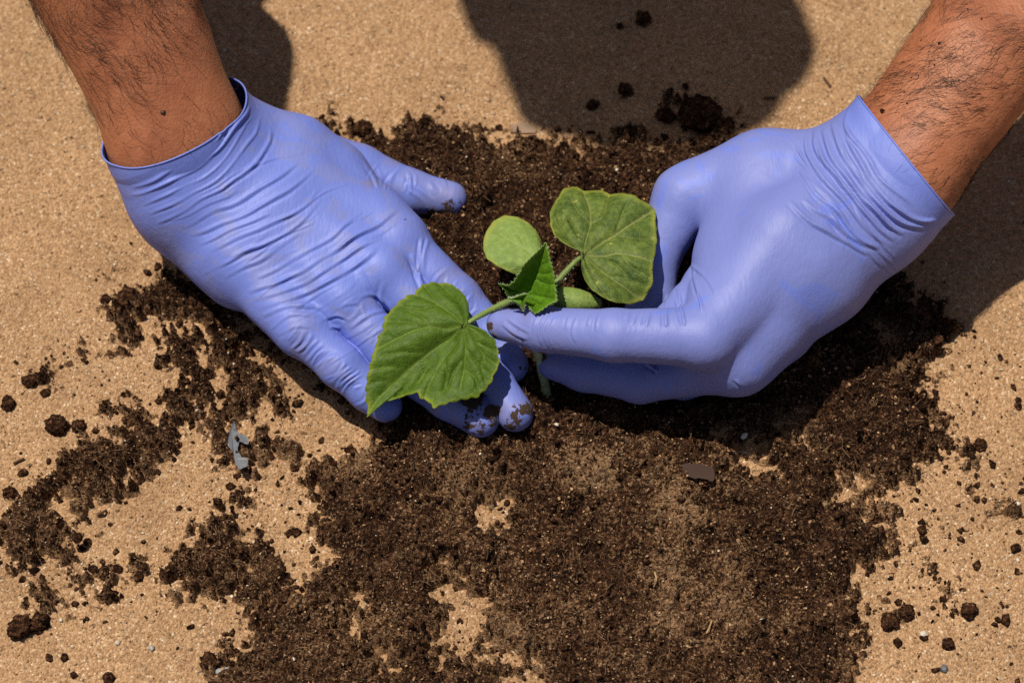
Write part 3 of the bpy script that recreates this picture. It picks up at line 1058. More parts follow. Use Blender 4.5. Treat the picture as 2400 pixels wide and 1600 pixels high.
pinky = chain([(640, 705, 3.2, 1.0), (705, 772, 3.0, .97), (798, 857, 2.6, .90), (865, 918, 2.0, .80), (903, 950, 1.75, .70)])
ring_ = chain([(740, 640, 3.5, 1.05), (800, 704, 3.3, 1.03), (938, 850, 2.35, 1.0), (1052, 932, 1.85, .88), (1126, 981, 1.7, .78)])
middle = chain([(820, 580, 3.7, 1.1), (890, 635, 3.6, 1.08), (1055, 790, 2.5, .96), (1150, 890, 1.95, .86), (1207, 968, 1.75, .77)])
index = chain([(860, 500, 3.7, 1.15), (930, 565, 3.5, 1.1), (1072, 700, 2.7, .98), (1155, 790, 2.0, .88), (1195, 855, 1.8, .78)])
thumb = chain([(720, 365, 3.0, 1.3), (840, 400, 2.2, 1.12), (962, 450, 1.7, .95), (1055, 466, 1.65, .76)])
palmL = chain([(420, 420, 4.6, 2.0), (560, 590, 3.5, 1.75), (705, 772, 3.0, 1.05)]) + chain([(450, 390, 5.0, 2.0), (620, 530, 4.0, 1.7), (805, 700, 3.4, 1.12)]) + \
    chain([(480, 355, 5.1, 2.0), (660, 470, 4.3, 1.6), (890, 635, 3.6, 1.18)]) + chain([(510, 320, 5.0, 1.9), (700, 415, 4.2, 1.55), (930, 565, 3.5, 1.2)]) + \
    chain([(430, 510, 3.4, 1.7), (560, 640, 2.6, 1.45)]) + chain([(540, 320, 4.4, 1.8), (700, 358, 4.1, 1.4), (792, 402, 3.7, 1.05), (890, 505, 3.4, .95), (930, 560, 3.4, 1.0)])
L_side = unit(L_c - (L_c @ L_ax) * L_ax)
wristL = []
for s in (-1, 1):
    wristL += [(Lw - L_ax * 1.5 + L_side * s * .8, L_rim + L_ax * 3 + L_side * s * .8, 2.12, 2.2)]
DL = [(1110, 1000, 70, .5), (1215, 985, 50, .52), (1060, 940, 60, .5), (920, 985, 40, .45), (1080, 505, 46, .66), (1050, 500, 60, .62), (1095, 480, 30, .55), (1010, 505, 40, .6), (918, 370, 22, .42), (865, 432, 14, .55), (960, 520, 40, .4), (1000, 570, 40, .3), (1160, 990, 40, .5), (1110, 935, 46, .75), (1150, 965, 26, .8), (1200, 1000, 40, .55), (1235, 960, 30, .62),
      (1230, 860, 30, .5), (930, 985, 26, .35), (1100, 650, 60, .32), (1060, 600, 60, .32), (600, 800, 60, .3), (700, 850, 60, .3), (1185, 920, 25, .4)]
gl, glv, gln = glove("glove", [(pinky, .5), (ring_, .5), (middle, .5), (index, .5), (thumb, .3)], palmL, .8, wristL, L_rim, L_n,
      LF, DL, 1.0, GLOVE_A,
      "wrinkled lavender glove laid flat beneath the large leaf", 3, .13, L_c)

RF = [([(1975, 270), (1985, 330), (2030, 420), (2110, 500), (2190, 530)], .10, 9), ([(1950, 285), (1965, 350), (2020, 440), (2100, 520), (2160, 545)], .12, 9),
      ([(1925, 300), (1945, 370), (2000, 450), (2080, 530), (2120, 560)], .10, 8), ([(1905, 300), (1915, 360), (1970, 440), (2050, 530), (2100, 575)], .09, 8),
      ([(1885, 310), (1895, 370), (1945, 450), (2020, 530), (2080, 580)], .07, 7), ([(1870, 400), (1930, 480), (2000, 550), (2060, 585)], .08, 7),
      ([(1880, 465), (1930, 510), (1990, 555), (2040, 580)], .08, 7), ([(1845, 470), (1900, 520), (1970, 565), (2030, 595)], .07, 7), ([(1990, 240), (1985, 300), (2010, 350)], .09, 8),
      ([(2000, 330), (2060, 420), (2140, 490)], .08, 8), ([(1960, 300), (1990, 380), (2040, 440)], .07, 6), ([(2070, 470), (2140, 520), (2190, 520)], .07, 7), ([(1915, 330), (1935, 400)], .05, 5), ([(2030, 470), (2090, 545)], .06, 6), ([(1895, 420), (1960, 500)], .05, 6),
      ([(1618, 618), (1622, 660), (1640, 725)], .08, 6), ([(1612, 615), (1650, 655), (1672, 690)], .06, 6), ([(1625, 640), (1632, 690), (1638, 730)], .05, 5), ([(1583, 670), (1588, 720), (1595, 765)], .06, 6),
      ([(1565, 685), (1558, 730), (1556, 765)], .06, 6), ([(1535, 700), (1520, 735), (1512, 765)], .05, 6), ([(1505, 712), (1492, 740), (1484, 765)], .045, 6), ([(1480, 720), (1468, 750)], .035, 5),
      ([(1400, 735), (1392, 760), (1390, 780)], .025, 5), ([(1380, 735), (1372, 765)], .03, 5), ([(1352, 730), (1342, 770), (1346, 800)], .035, 5), ([(1335, 728), (1326, 765)], .03, 5),
      ([(1288, 730), (1270, 775), (1280, 818)], .05, 5), ([(1275, 735), (1258, 775), (1264, 812)], .05, 5), ([(1300, 735), (1284, 780), (1292, 820)], .04, 5), ([(1252, 745), (1245, 780)], .04, 5),
      ([(1180, 760), (1205, 780), (1235, 800)], .07, 7), ([(1190, 745), (1215, 765), (1240, 785)], .05, 6), ([(1500, 850), (1525, 866), (1530, 872)], .06, 6), ([(1578, 880), (1585, 910)], .03, 5), ([(1718, 888), (1730, 905)], .04, 5)]
RF = [(p_, a_ * (1.45 if p_[0][0] > 1800 else 1.9), w_ * (1 if p_[0][0] > 1800 else .9)) for p_, a_, w_ in RF]
for k in range(14):
    c = np.array([g.uniform(1860, 2080), 0]); c[1] = 300 + (c[0] - 1860) * 1.0 + g.uniform(-10, 150)
    d = unit([.62 + g.uniform(-.15, .15), .78]) * g.uniform(30, 75)
    m = np.array([-d[1], d[0]]) * g.uniform(0, .2)
    RF.append(([c - d, c + m, c + d], g.uniform(.02, .05), g.uniform(4, 7)))

r_index = chain([(1740, 700, 6.3, 1.3), (1648, 790, 6.2, 1.22), (1440, 786, 6.2, 1.03), (1275, 772, 5.3, .90), (1178, 760, 4.7, .66)])
r_mid = chain([(1790, 780, 4.8, 1.3), (1725, 848, 4.2, 1.2), (1500, 888, 2.7, .97), (1370, 866, 2.3, .88), (1300, 848, 2.2, .76)])
r_ring = chain([(1830, 780, 4.0, 1.25), (1750, 840, 3.2, 1.15), (1600, 880, 2.0, .95), (1460, 862, 1.8, .85), (1400, 845, 1.8, .75)])
r_pink = chain([(1900, 700, 3.7, 1.15), (1830, 765, 2.8, 1.05), (1700, 850, 2.0, .85), (1600, 850, 1.8, .75)])
r_thumb = chain([(1790, 400, 5.9, 1.6), (1606, 464, 5.2, 1.33), (1536, 600, 4.1, 1.0), (1528, 710, 3.3, .95), (1490, 770, 2.9, .8)])
palmR = chain([(2040, 400, 7.0, 1.9), (1840, 560, 6.7, 1.7), (1648, 790, 6.0, 1.22)]) + chain([(2065, 440, 6.8, 1.9), (1890, 630, 6.1, 1.55), (1725, 844, 4.6, 1.2)]) + \
    chain([(2075, 470, 6.4, 1.8), (1920, 670, 5.2, 1.45), (1768, 828, 3.8, 1.12)]) + chain([(2070, 500, 6.0, 1.6), (1945, 655, 4.4, 1.3), (1850, 750, 3.1, 1.08)]) + \
    chain([(2010, 390, 6.6, 1.7), (1790, 410, 5.9, 1.65), (1640, 450, 5.3, 1.4)]) + chain([(1720, 515, 5.6, 1.15), (1698, 600, 5.6, 1.0), (1672, 690, 5.8, 1.0)]) + chain([(1770, 480, 5.9, 1.45), (1745, 620, 6.0, 1.3)])
r_web = chain([(1700, 650, 5.6, .9), (1640, 662, 5.5, .62), (1606, 704, 5.5, .6), (1560, 760, 5.8, .7)])
R_side = unit(R_c - (R_c @ R_ax) * R_ax)
wristR = []
for s in (-1, 1):
    wristR += [(Rw - R_ax * 1.5 + R_side * s * .85, R_rim + R_ax * 3 + R_side * s * .85, 2.0, 1.98)]
DR = [(1140, 765, 30, .66), (1160, 788, 26, .6), (1150, 742, 24, .5), (1215, 795, 40, .45), (1200, 725, 40, .42), (1180, 800, 30, .45), (1290, 790, 30, .32), (1270, 840, 30, .6), (1300, 860, 30, .4), (1225, 735, 40, .36)]
gr, grv, grn = glove("glove", [(r_thumb, .3), (r_web, .3), (r_index, .45), (r_mid, .9), (r_ring, .4), (r_pink, .4)], palmR, 1.05, wristR, R_rim, R_n,
      RF, DR, 1.0, GLOVE_B,
      "smoother lavender glove pinching the seedling stem", 8, .15, R_c)


# ---- hair on the forearms
def arm_hair():
    g = np.random.default_rng(77)
    VV, FF, o = [], [], 0
    view = CAM - bv
    view /= np.linalg.norm(view, axis=1)[:, None]
    for (W, ax, rim, n_, cnt, seed, bare) in ((Lw, L_ax, L_rim, L_n, 2900, 1, 6.0), (Rw, R_ax, R_rim, R_n, 3400, 2, 1.0)):
        t = (bv - rim) @ n_
        dax = np.linalg.norm(np.cross(bv - W, ax), axis=1)
        sel = np.where((t > .2) & (t < 16) & (dax < 5.5) & ((bn * view).sum(1) > -.25))[0]
        w = sstep(0, bare, t[sel]) * .92 + .08
        w = w * np.clip(.55 + .9 * noise3(bv[sel], 1.6, 300 + seed), .05, 1)
        pick = g.choice(sel, cnt, p=w / w.sum())
        p = bv[pick] + bn[pick] * .03 + np.cross(bn[pick], g.normal(0, .16, (cnt, 3)))
        nn = bn[pick]
        drift = np.stack([noise3(p + o_, 2.2, 9) for o_ in ([0, 0, 0], [50, 0, 0], [0, 50, 0])], 1)
        base = -ax * .8 + .5 * np.cross(ax, nn) * (1 if seed == 1 else -1) + drift * .7 + g.normal(0, .24, (cnt, 3))
        d = base - (base * nn).sum(1)[:, None] * nn
        d /= np.linalg.norm(d, axis=1)[:, None] + 1e-9
        b2 = np.cross(nn, d) * g.normal(0, .55, (cnt, 1))
        L = g.uniform(.4, 1.25, (cnt, 1, 1))
        s = np.linspace(0, 1, 6)[None, :, None]
        lift = g.uniform(.35, 1.0, (cnt, 1, 1))
        path = (p - nn * .035)[:, None] + L * (d[:, None] * s + nn[:, None] * (.55 * s * (1 - .75 * s)) * lift + b2[:, None] * s * s)
        v, f = strands(path, np.broadcast_to(np.linspace(.0070, .002, 6), (cnt, 6)))
        VV.append(v); FF.append(f + o); o += len(v)
    h = mesh_obj("arm_hair", np.vstack(VV), np.vstack(FF), HAIR, person)
    tag(h, "fine dark hairs on the forearms", kind="stuff")


arm_hair()

# specks of soil stuck on the right-hand arm in the picture
def specks():
    g = np.random.default_rng(4)
    VV, FF, o = [], [], 0
    spots = [(2062, 270, .16), (2055, 285, .09), (2210, 108, .10), (2240, 130, .05), (2290, 40, .07), (2266, 22, .05), (2160, 100, .06), (2140, 190, .06), (2185, 150, .06), (2220, 200, .05), (2130, 235, .07), (2145, 175, .05), (2120, 205, .05)]
    for x, y, r in spots:
        p, nn = on_surface(x, y, bv, bn)
        v = ico_v * (1 + .6 * (g.random((len(ico_v), 1)) - .5)) * r * .7 + p
        VV.append(v); FF.append(ico_f + o); o += len(v)
    h = mesh_obj("dirt_specks", np.vstack(VV), np.vstack(FF), CLOD, person)
    tag(h, "specks of soil stuck to the hairy forearm", kind="stuff")


specks()

# ------------------------------------------------------------------ cucumber seedling
base_p = at(1283, 925, .75)
plant = empty("seedling", base_p)
tag(plant, "young green seedling with two broad leaves held between the gloved hands", "seedling")
C3 = lambda x, y: (830 + .41465 * x, 400 + .41465 * y)


def part_tube(name, pts, radii, mat, parent=None, n=26, sides=12):
    path = smooth_path([at(*p) for p in pts], n)
    r = np.interp(np.linspace(0, 1, n), np.linspace(0, 1, len(radii)), radii)
    v, f = tube(path, r, sides)
    v = v + .02 * noise3(v, .25, 3)[:, None]
    return mesh_obj(name, v, f, mat, parent or plant)


part_tube("stem", [(1286, 950, .3), (1277, 900, 1.3), (1266, 850, 2.4), (1250, 780, 3.9), (1240, 715, 5.4), (1243, 695, 5.9)], [.20, .20, .19, .19, .2, .18], STEM_LOW)


def leaf(name, J, outline, mat, veins, teeth=(0, 0), bulge=.0, thick=.035, groove=.075, puff=.085, vw=3.2, N=220, R=34, edge_w=.10, ruffle=.03, seed=1, label=None, fold=None):
    """leaf blade: rings from the stalk joint J (x, y, h) out to the outline (x, y, h)"""
    O = np.array([at(*p) for p in outline])
    Jp = at(*J)
    D = np.linalg.norm(np.diff(np.vstack([O, O[:1]]), axis=0), axis=1)
    s = np.concatenate([[0], np.cumsum(D)])
    Oc = np.vstack([O, O[:1]])
    u = np.linspace(0, s[-1], N + 1)[:-1]
    E = np.stack([np.interp(u, s, Oc[:, a]) for a in range(3)], 1)
    for _ in range(1):
        E = .5 * E + .25 * (np.roll(E, 1, 0) + np.roll(E, -1, 0))
    if teeth[1]:
        ph = u * teeth[0] / s[-1]
        saw = (ph % 1.0)
        saw = np.where(saw < .7, saw / .7, (1 - saw) / .3) - .4
        out = E - Jp
        dist = np.linalg.norm(out, axis=1)
        E = E + out / dist[:, None] * (saw * teeth[1] * (.6 + .8 * _hash(np.floor(ph), ph * 0, ph * 0, seed)) * sstep(.4, 1.0, dist))[:, None]
    V = [Jp]
    S = [0.0]
    rs = np.linspace(0, 1, R + 1)[1:]
    for r in rs:
        V += list(Jp + r * (E - Jp)); S += [r] * N
    V, S = np.array(V), np.array(S)
    XY = photo(V)
    d = np.full(len(V), 1e9); vi = np.zeros(len(V))
    for line, k in veins:
        P = smooth_path(np.array([C3(*p) for p in line], float), 4 * len(line))
        for i in range(len(P) - 1):
            a, ab = P[i], P[i + 1] - P[i]
            t = np.clip(((XY - a) @ ab) / (ab @ ab + 1e-9), 0, 1)
            rr_ = XY - a - t[:, None] * ab
            dd = np.hypot(rr_[:, 0], rr_[:, 1])
            d = np.minimum(d, dd / k)
            vi = np.maximum(vi, k * np.exp(-(dd / (vw * k)) ** 2))
    out = (V - Jp)
    V[:, 2] += bulge * S * (1 - S) * 4 * .25
    V[:, 2] += puff * (1 - np.exp(-(d / 20) ** 2)) - groove * np.exp(-(d / 5) ** 2)
    V[:, 2] += ruffle * fbm(V * [1, 1, 0], 1.3, 3, seed) * (.3 + S) + .02 * noise3(V * [1, 1, 0], .35, seed + 3)
    if fold is not None:
        V[:, 2] += fold(XY, S)
    F = [(0, 1 + (k + 1) % N, 1 + k) for k in range(N)]
    F = [f[::-1] for f in F]
    for r in range(R - 1):
        a = 1 + r * N
        for k in range(N):
            k2 = (k + 1) % N
            F.append((a + k, a + k2, a + N + k2, a + N + k))
    # outline runs clockwise or not: keep the upper side up
    p0, p1, p2 = V[0], V[1 + (R - 1) * N], V[1 + (R - 1) * N + N // 3]
    area = 0
    EE = E[:, :2]
    area = np.sum(EE[:, 0] * np.roll(EE[:, 1], -1) - np.roll(EE[:, 0], -1) * EE[:, 1])
    F = [f if area > 0 else f[::-1] for f in F]
    o = mesh_obj(name, V, F, mat, plant, attrs={"vein": np.clip(vi, 0, 1), "edge": sstep(1 - edge_w, 1.0, S)})
    md = o.modifiers.new("blade thickness", 'SOLIDIFY'); md.thickness = thick / 100; md.offset = -1
    if label: o["label"] = label
    return o


LEAF_A = make_leaf("deep_green_leaf", (0.057, 0.115, 0.007), (0.087, 0.154, 0.012), (0.207, 0.279, 0.046), (0.302, 0.338, 0.026), (0.477, 0.515, 0.132), .05)
LEAF_B = make_leaf("mottled_old_leaf", (.050, .092, .014), (.150, .205, .036), (.36, .36, .14), (.38, .40, .06), (.46, .44, .13), .95)
LEAF_C = make_leaf("bright_new_leaf", (0.061, 0.150, 0.004), (0.101, 0.225, 0.009), (0.216, 0.400, 0.055), (0.230, 0.375, 0.066), (0.270, 0.375, 0.110), .0)
LEAF_D = make_leaf("pale_seed_leaf", (0.182, 0.275, 0.060), (0.242, 0.335, 0.080), (0.352, 0.410, 0.150), (0.396, 0.400, 0.060), (0.440, 0.454, 0.120), .35)


def hp(pts, f):
    r = []
    for x, y in pts:
        X, Y = C3(x, y)
        r.append((X, Y, f(x, y)))
    return r


A_out = [(648, 846), (646, 800), (640, 750), (622, 710), (592, 680), (545, 645), (490, 640), (430, 640), (380, 650), (350, 690), (290, 722), (240, 768), (172, 840), (162, 920), (140, 945), (112, 1030), (92, 1110), (76, 1170),
         (66, 1250), (70, 1310), (80, 1345), (70, 1400), (94, 1358), (104, 1318), (150, 1302), (250, 1272), (360, 1252), (382, 1288), (430, 1300), (446, 1346), (520, 1320), (610, 1300), (700, 1286), (770, 1212), (800, 1140),
         (820, 1110), (815, 1030), (800, 970), (780, 945), (740, 910), (690, 888), (645, 876)]


def a_h(x, y):
    # high at the stalk, drooping towards the tip and the lower margin
    d = math.hypot(x - 625, y - 866)
    cross = (x - 625) * .66 - (y - 866) * -.0
    return 4.8 - 1.4 * (d / 760) ** 1.4 - .5 * sstep(900, 1340, y) - .2 * sstep(700, 620, y)


def fold_a(XY, S):
    # sunken midrib running from the stalk to the tip
    a, b = np.array(C3(625, 868)), np.array(C3(80, 1380))
    ab = b - a
    t = ((XY - a) @ ab) / (ab @ ab)
    r = XY - a - t[:, None] * ab
    sd = (ab[0] * r[:, 1] - ab[1] * r[:, 0]) / np.linalg.norm(ab)
    return -.46 * np.exp(-(sd / 30) ** 2) * sstep(0, .15, t) * sstep(1.05, .6, t) + .12 * np.exp(-((sd - 80) / 45) ** 2) * sstep(0, .3, t) - .20 * np.exp(-((sd + 70) / 26) ** 2) * sstep(0.05, .3, t) * sstep(.95, .4, t)


A_veins = [([(625, 868), (480, 960), (300, 1110), (150, 1260), (80, 1370)], 1.0), ([(625, 868), (520, 880), (380, 900), (240, 960), (140, 1010)], .9), ([(625, 868), (560, 820), (470, 760), (390, 720), (340, 700)], .8), ([(625, 868), (610, 800), (560, 720), (500, 660)], .6),
           ([(625, 868), (560, 980), (510, 1050), (440, 1170), (400, 1260)], .8), ([(625, 868), (628, 1000), (620, 1120), (600, 1230)], .8), ([(625, 868), (680, 960), (730, 1040), (790, 1090)], .7), ([(625, 868), (700, 905), (760, 940)], .5),
           ([(470, 760), (430, 700), (400, 660)], .4), ([(470, 765), (380, 790), (280, 780)], .4), ([(380, 900), (300, 870), (200, 860)], .45), ([(430, 890), (380, 840), (300, 800)], .4), ([(240, 960), (180, 940)], .35),
           ([(400, 1020), (300, 1030), (170, 1050)], .4), ([(300, 1110), (210, 1110), (110, 1130)], .4), ([(220, 1190), (150, 1190), (90, 1210)], .35), ([(400, 1030), (380, 1130), (300, 1220)], .4), ([(300, 1115), (280, 1200), (230, 1260)], .35),
           ([(510, 1050), (520, 1150), (500, 1240)], .4), ([(500, 1070), (420, 1110), (370, 1190)], .35), ([(625, 1050), (560, 1130), (530, 1220)], .4), ([(622, 1110), (680, 1170), (700, 1230)], .4), ([(628, 1000), (690, 1080), (760, 1150)], .4), ([(730, 1040), (720, 1120), (740, 1180)], .35), ([(690, 970), (760, 1000), (805, 1020)], .35)]
leaf("leaf", (*C3(625, 868), 4.85), hp(A_out, a_h), LEAF_A, A_veins, (44, .10), .35, seed=2, fold=fold_a, label="large deep green leaf drooping over the gloved fingers", edge_w=.07)

B_out = [(1282, 470), (1230, 455), (1180, 430), (1130, 380), (1110, 300), (1110, 210), (1140, 170), (1180, 112), (1240, 92), (1300, 100), (1400, 85), (1422, 105), (1480, 125), (1570, 155), (1610, 180), (1702, 215), (1706, 300), (1712, 390),
         (1695, 500), (1683, 550), (1691, 600), (1680, 650), (1630, 705), (1560, 735), (1480, 750), (1410, 730), (1350, 690), (1310, 620), (1290, 550), (1284, 505)]
B_veins = [([(1295, 478), (1310, 400), (1335, 310), (1330, 220), (1300, 130)], .9), ([(1295, 478), (1390, 420), (1475, 370), (1560, 310), (1680, 230)], 1.0), ([(1295, 478), (1400, 490), (1500, 480), (1600, 500), (1690, 520)], .9), ([(1295, 478), (1380, 560), (1480, 630), (1580, 680), (1630, 690)], .8),
           ([(1295, 478), (1330, 580), (1390, 680), (1440, 730)], .6), ([(1295, 478), (1230, 420), (1170, 340), (1130, 250)], .6), ([(1335, 310), (1400, 270), (1430, 180), (1440, 130)], .5), ([(1475, 370), (1500, 290), (1540, 200)], .5), ([(1475, 370), (1560, 385), (1690, 380)], .5), ([(1335, 310), (1260, 240), (1220, 160)], .45),
           ([(1500, 480), (1570, 560), (1670, 600)], .45), ([(1440, 600), (1520, 610), (1640, 640)], .35), ([(1310, 400), (1250, 360), (1200, 280)], .35), ([(1400, 490), (1480, 540), (1540, 600)], .35)]


def fold_b(XY, S):
    cx, cy = C3(1295, 478)
    a = np.arctan2(XY[:, 1] - cy, XY[:, 0] - cx)
    return .20 * np.sin(a * 6.5 + .6) * S * S - .45 * sstep(.7, 1, S) * (S - .7) * (1 + np.sin(a * 3)) - .25 * sstep(.55, 1, S) * sstep(1.0, .3, np.abs(a - .6)) * 0


leaf("leaf", (*C3(1295, 478), 6.0), hp(B_out, lambda x, y: 6.0 + .55 * (x - 1295) / 400 * .4 - .5 * ((x - 1410) ** 2 + (y - 420) ** 2) / 330 ** 2 + .25), LEAF_B, B_veins, (26, .05), .5, seed=6, fold=fold_b, label="mottled pale-veined broad leaf beside the pinching glove", edge_w=.09)

Cot = [(1062, 440), (1045, 390), (1020, 340), (980, 300), (920, 270), (850, 260), (790, 290), (750, 350), (733, 400), (733, 450), (750, 500), (800, 537), (870, 570), (920, 588), (980, 560), (1030, 520)]
leaf("seed_leaf", (*C3(1040, 500), 4.6), hp(Cot, lambda x, y: 4.4 - .5 * ((x - 890) ** 2 + (y - 420) ** 2) / 170 ** 2 + .2), LEAF_D, [([(1040, 500), (960, 450), (880, 405), (830, 370)], .8), ([(960, 450), (930, 380)], .35), ([(950, 445), (860, 460)], .35)], (0, 0), .3, seed=9, groove=.03, puff=.02, label="round pale yellow-green seed leaf", edge_w=.14, thick=.07)

# the second seed leaf seen edge-on: a curled tongue
def curled():
    P = smooth_path([at(*C3(1120, 705), 5.5), at(*C3(1180, 712), 5.6), at(*C3(1270, 722), 5.6), at(*C3(1345, 736), 5.4), at(*C3(1400, 748), 5.15)], 22)
    n = len(P)
    T = np.gradient(P, axis=0); T /= np.linalg.norm(T, axis=1)[:, None]
    V, F, ed, ve = [], [], [], []
    M = 15
    for k in range(n):
        u = k / (n - 1)
        w = .56 * (math.sin(math.pi * min(1, .18 + .80 * u ** .8)) ** .5 if u < .97 else .45)
        up = unit(np.array([0, -.35, .94]) - (np.array([0, -.35, .94]) @ T[k]) * T[k])
        sd = np.cross(up, T[k])
        for m in range(M):
            v = (m / (M - 1) - .5) * 2
            a = v * 1.25
            V.append(P[k] + sd * math.sin(a) * w * .92 + up * (math.cos(a) - 1) * w * .85)
            ed.append(max(sstep(.8, 1, abs(v)), sstep(.88, 1, u))); ve.append(math.exp(-(v / .06) ** 2) * .7)
    for k in range(n - 1):
        for m in range(M - 1):
            a = k * M + m
            F.append((a, a + M, a + M + 1, a + 1))
    o = mesh_obj("seed_leaf", np.array(V), F, LEAF_D, plant, attrs={"edge": ed, "vein": ve})
    md = o.modifiers.new("blade thickness", 'SOLIDIFY'); md.thickness = .0006
    o["label"] = "curled green seed leaf seen edge-on"


curled()

# the newest leaf, folded like a cup at the tip of the shoot
Y_out = [(1085, 402, 8.2), (1100, 455, 7.9), (1112, 510, 7.7), (1130, 575, 7.4), (1138, 640, 7.2), (1150, 740, 6.9), (1105, 762, 6.7), (1060, 795, 6.5), (1022, 812, 6.4), (985, 770, 6.3), (955, 745, 6.2), (935, 765, 6.1), (905, 735, 6.1), (870, 718, 6.2), (852, 680, 6.6),
         (815, 640, 6.9), (870, 648, 7.0), (905, 628, 7.1), (925, 590, 7.3), (950, 545, 7.5), (990, 498, 7.8), (1040, 450, 8.0)]
leaf("young_leaf", (*C3(985, 690), 6.0), [(*C3(x, y), h) for x, y, h in Y_out], LEAF_C,
     [([(985, 690), (1010, 610), (1045, 520), (1080, 420)], 1.0), ([(985, 690), (1050, 700), (1130, 720)], .7), ([(985, 690), (920, 670), (850, 655)], .7), ([(1010, 610), (960, 590), (940, 570)], .5), ([(1025, 570), (1080, 580), (1120, 570)], .5), ([(1035, 540), (1080, 520), (1105, 505)], .5),
      ([(1015, 600), (1080, 630), (1130, 640)], .5), ([(1040, 530), (1005, 520)], .4), ([(985, 690), (1010, 750), (1020, 800)], .6), ([(1000, 720), (1060, 750)], .4)], (46, .085), -.2, seed=12, puff=.07, groove=.07, ruffle=.09, label="small bright new leaf cupped at the shoot tip", edge_w=.12, vw=2.6, thick=.03)
# tiny crumpled leaf bud below it
Z_out = [(975, 690, 6.9), (1000, 680, 7.0), (985, 715, 6.8), (965, 745, 6.6), (955, 790, 6.3), (940, 760, 6.4), (900, 740, 6.4), (865, 720, 6.4), (905, 715, 6.6), (945, 700, 6.8)]
leaf("young_leaf", (*C3(955, 725), 6.4), [(*C3(x, y), h) for x, y, h in Z_out], LEAF_C, [([(955, 725), (980, 690)], .6), ([(955, 725), (890, 722)], .6), ([(955, 725), (952, 780)], .6)], (22, .05), .2, seed=15, ruffle=.12, N=90, R=12, label="tiny crumpled leaf bud under the new leaf")

part_tube("leaf_stalk", [(*C3(640, 862), 4.78), (*C3(720, 815), 5.0), (*C3(800, 772), 5.35), (*C3(880, 738), 5.6), (*C3(960, 730), 5.8)], [.10, .11, .12, .14, .16], STEM)
part_tube("leaf_stalk", [(*C3(1292, 480), 5.95), (*C3(1240, 525), 5.9), (*C3(1180, 590), 5.8), (*C3(1130, 650), 5.7), (*C3(1060, 720), 5.6)], [.09, .11, .12, .14, .15], STEM)
part_tube("leaf_stalk", [(*C3(1040, 500), 4.55), (*C3(1045, 580), 4.8), (*C3(1030, 680), 5.2)], [.12, .12, .14], STEM)
part_tube("leaf_stalk", [(*C3(1150, 715), 5.05), (*C3(1080, 715), 5.3), (*C3(1020, 720), 5.4)], [.16, .15, .15], STEM)

def fuzz():
    """short white hairs on stalks and young leaves"""
    g = np.random.default_rng(12)
    PP = []
    for o in list(plant.children):
        kind = o.name.split('.')[0]
        if kind not in ("leaf_stalk", "stem", "young_leaf", "leaf"): continue
        n = {"leaf_stalk": 170, "stem": 120, "young_leaf": 420, "leaf": 700}[kind]
        k = len(o.data.vertices)
        co = np.empty(k * 3, np.float32); o.data.vertices.foreach_get("co", co)
        no = np.empty(k * 3, np.float32); o.data.vertices.foreach_get("normal", no)
        co = co.reshape(-1, 3) * 100 + ORIGIN[o]; no = no.reshape(-1, 3)
        p = np.arange(k)
        if kind == "young_leaf":                       # mostly along the margin
            p = np.concatenate([p, np.repeat(p[-int(k * .06):], 12)])
        pick = g.choice(p, n)
        d = no[pick] + g.normal(0, .5, (n, 3))
        d /= np.linalg.norm(d, axis=1)[:, None]
        L = g.uniform(.04, .10, (n, 1, 1)) * (.55 if kind == "leaf" else 1)
        t = np.linspace(0, 1, 3)[None, :, None]
        PP.append(co[pick][:, None] + d[:, None] * t * L)
    P = np.vstack(PP)
    v, f = strands(P, np.broadcast_to(np.array([.0045, .0035, .0015]), P.shape[:2]))
    o = mesh_obj("fuzz", v, f, plain("white_plant_fuzz", (.6, .65, .5), .6, .3), plant)
    tag(o, "short white hairs on the stalks and young leaves", kind="stuff")


fuzz()

# ------------------------------------------------------------------ clods, scraps, stones, twigs
def clod(x, y, r, label, squash=.8, seed=0, name="soil_clod", cat="soil clod", mat=None, sub=3, rough=.34, group=None, sxy=(1, 1), rot=0.0):
    b = bmesh.new(); bmesh.ops.create_icosphere(b, subdivisions=sub, radius=1)
    V = np.array([v.co[:] for v in b.verts]); F = np.array([[v.index for v in f.verts] for f in b.faces]); b.free()
    V = V * (1 + rough * fbm(V + seed * 7.3, .9, 3, seed) + rough * .6 * noise3(V + seed, .34, seed + 5) + rough * .4 * noise3(V + seed, .16, seed + 6))[:, None]
    V = V * [sxy[0], sxy[1], squash]
    c, s = math.cos(rot), math.sin(rot)
    V = np.stack([V[:, 0] * c - V[:, 1] * s, V[:, 0] * s + V[:, 1] * c, V[:, 2]], 1) * r
    p = at(x, y, 0)
    z = top_z(p[0], p[1])
    p = at(x, y, z + r * squash * .5)
    p[2] = z + r * squash * .62
    o = mesh_obj(name, V + p, F, mat or CLOD)
    return tag(o, label, cat, group)


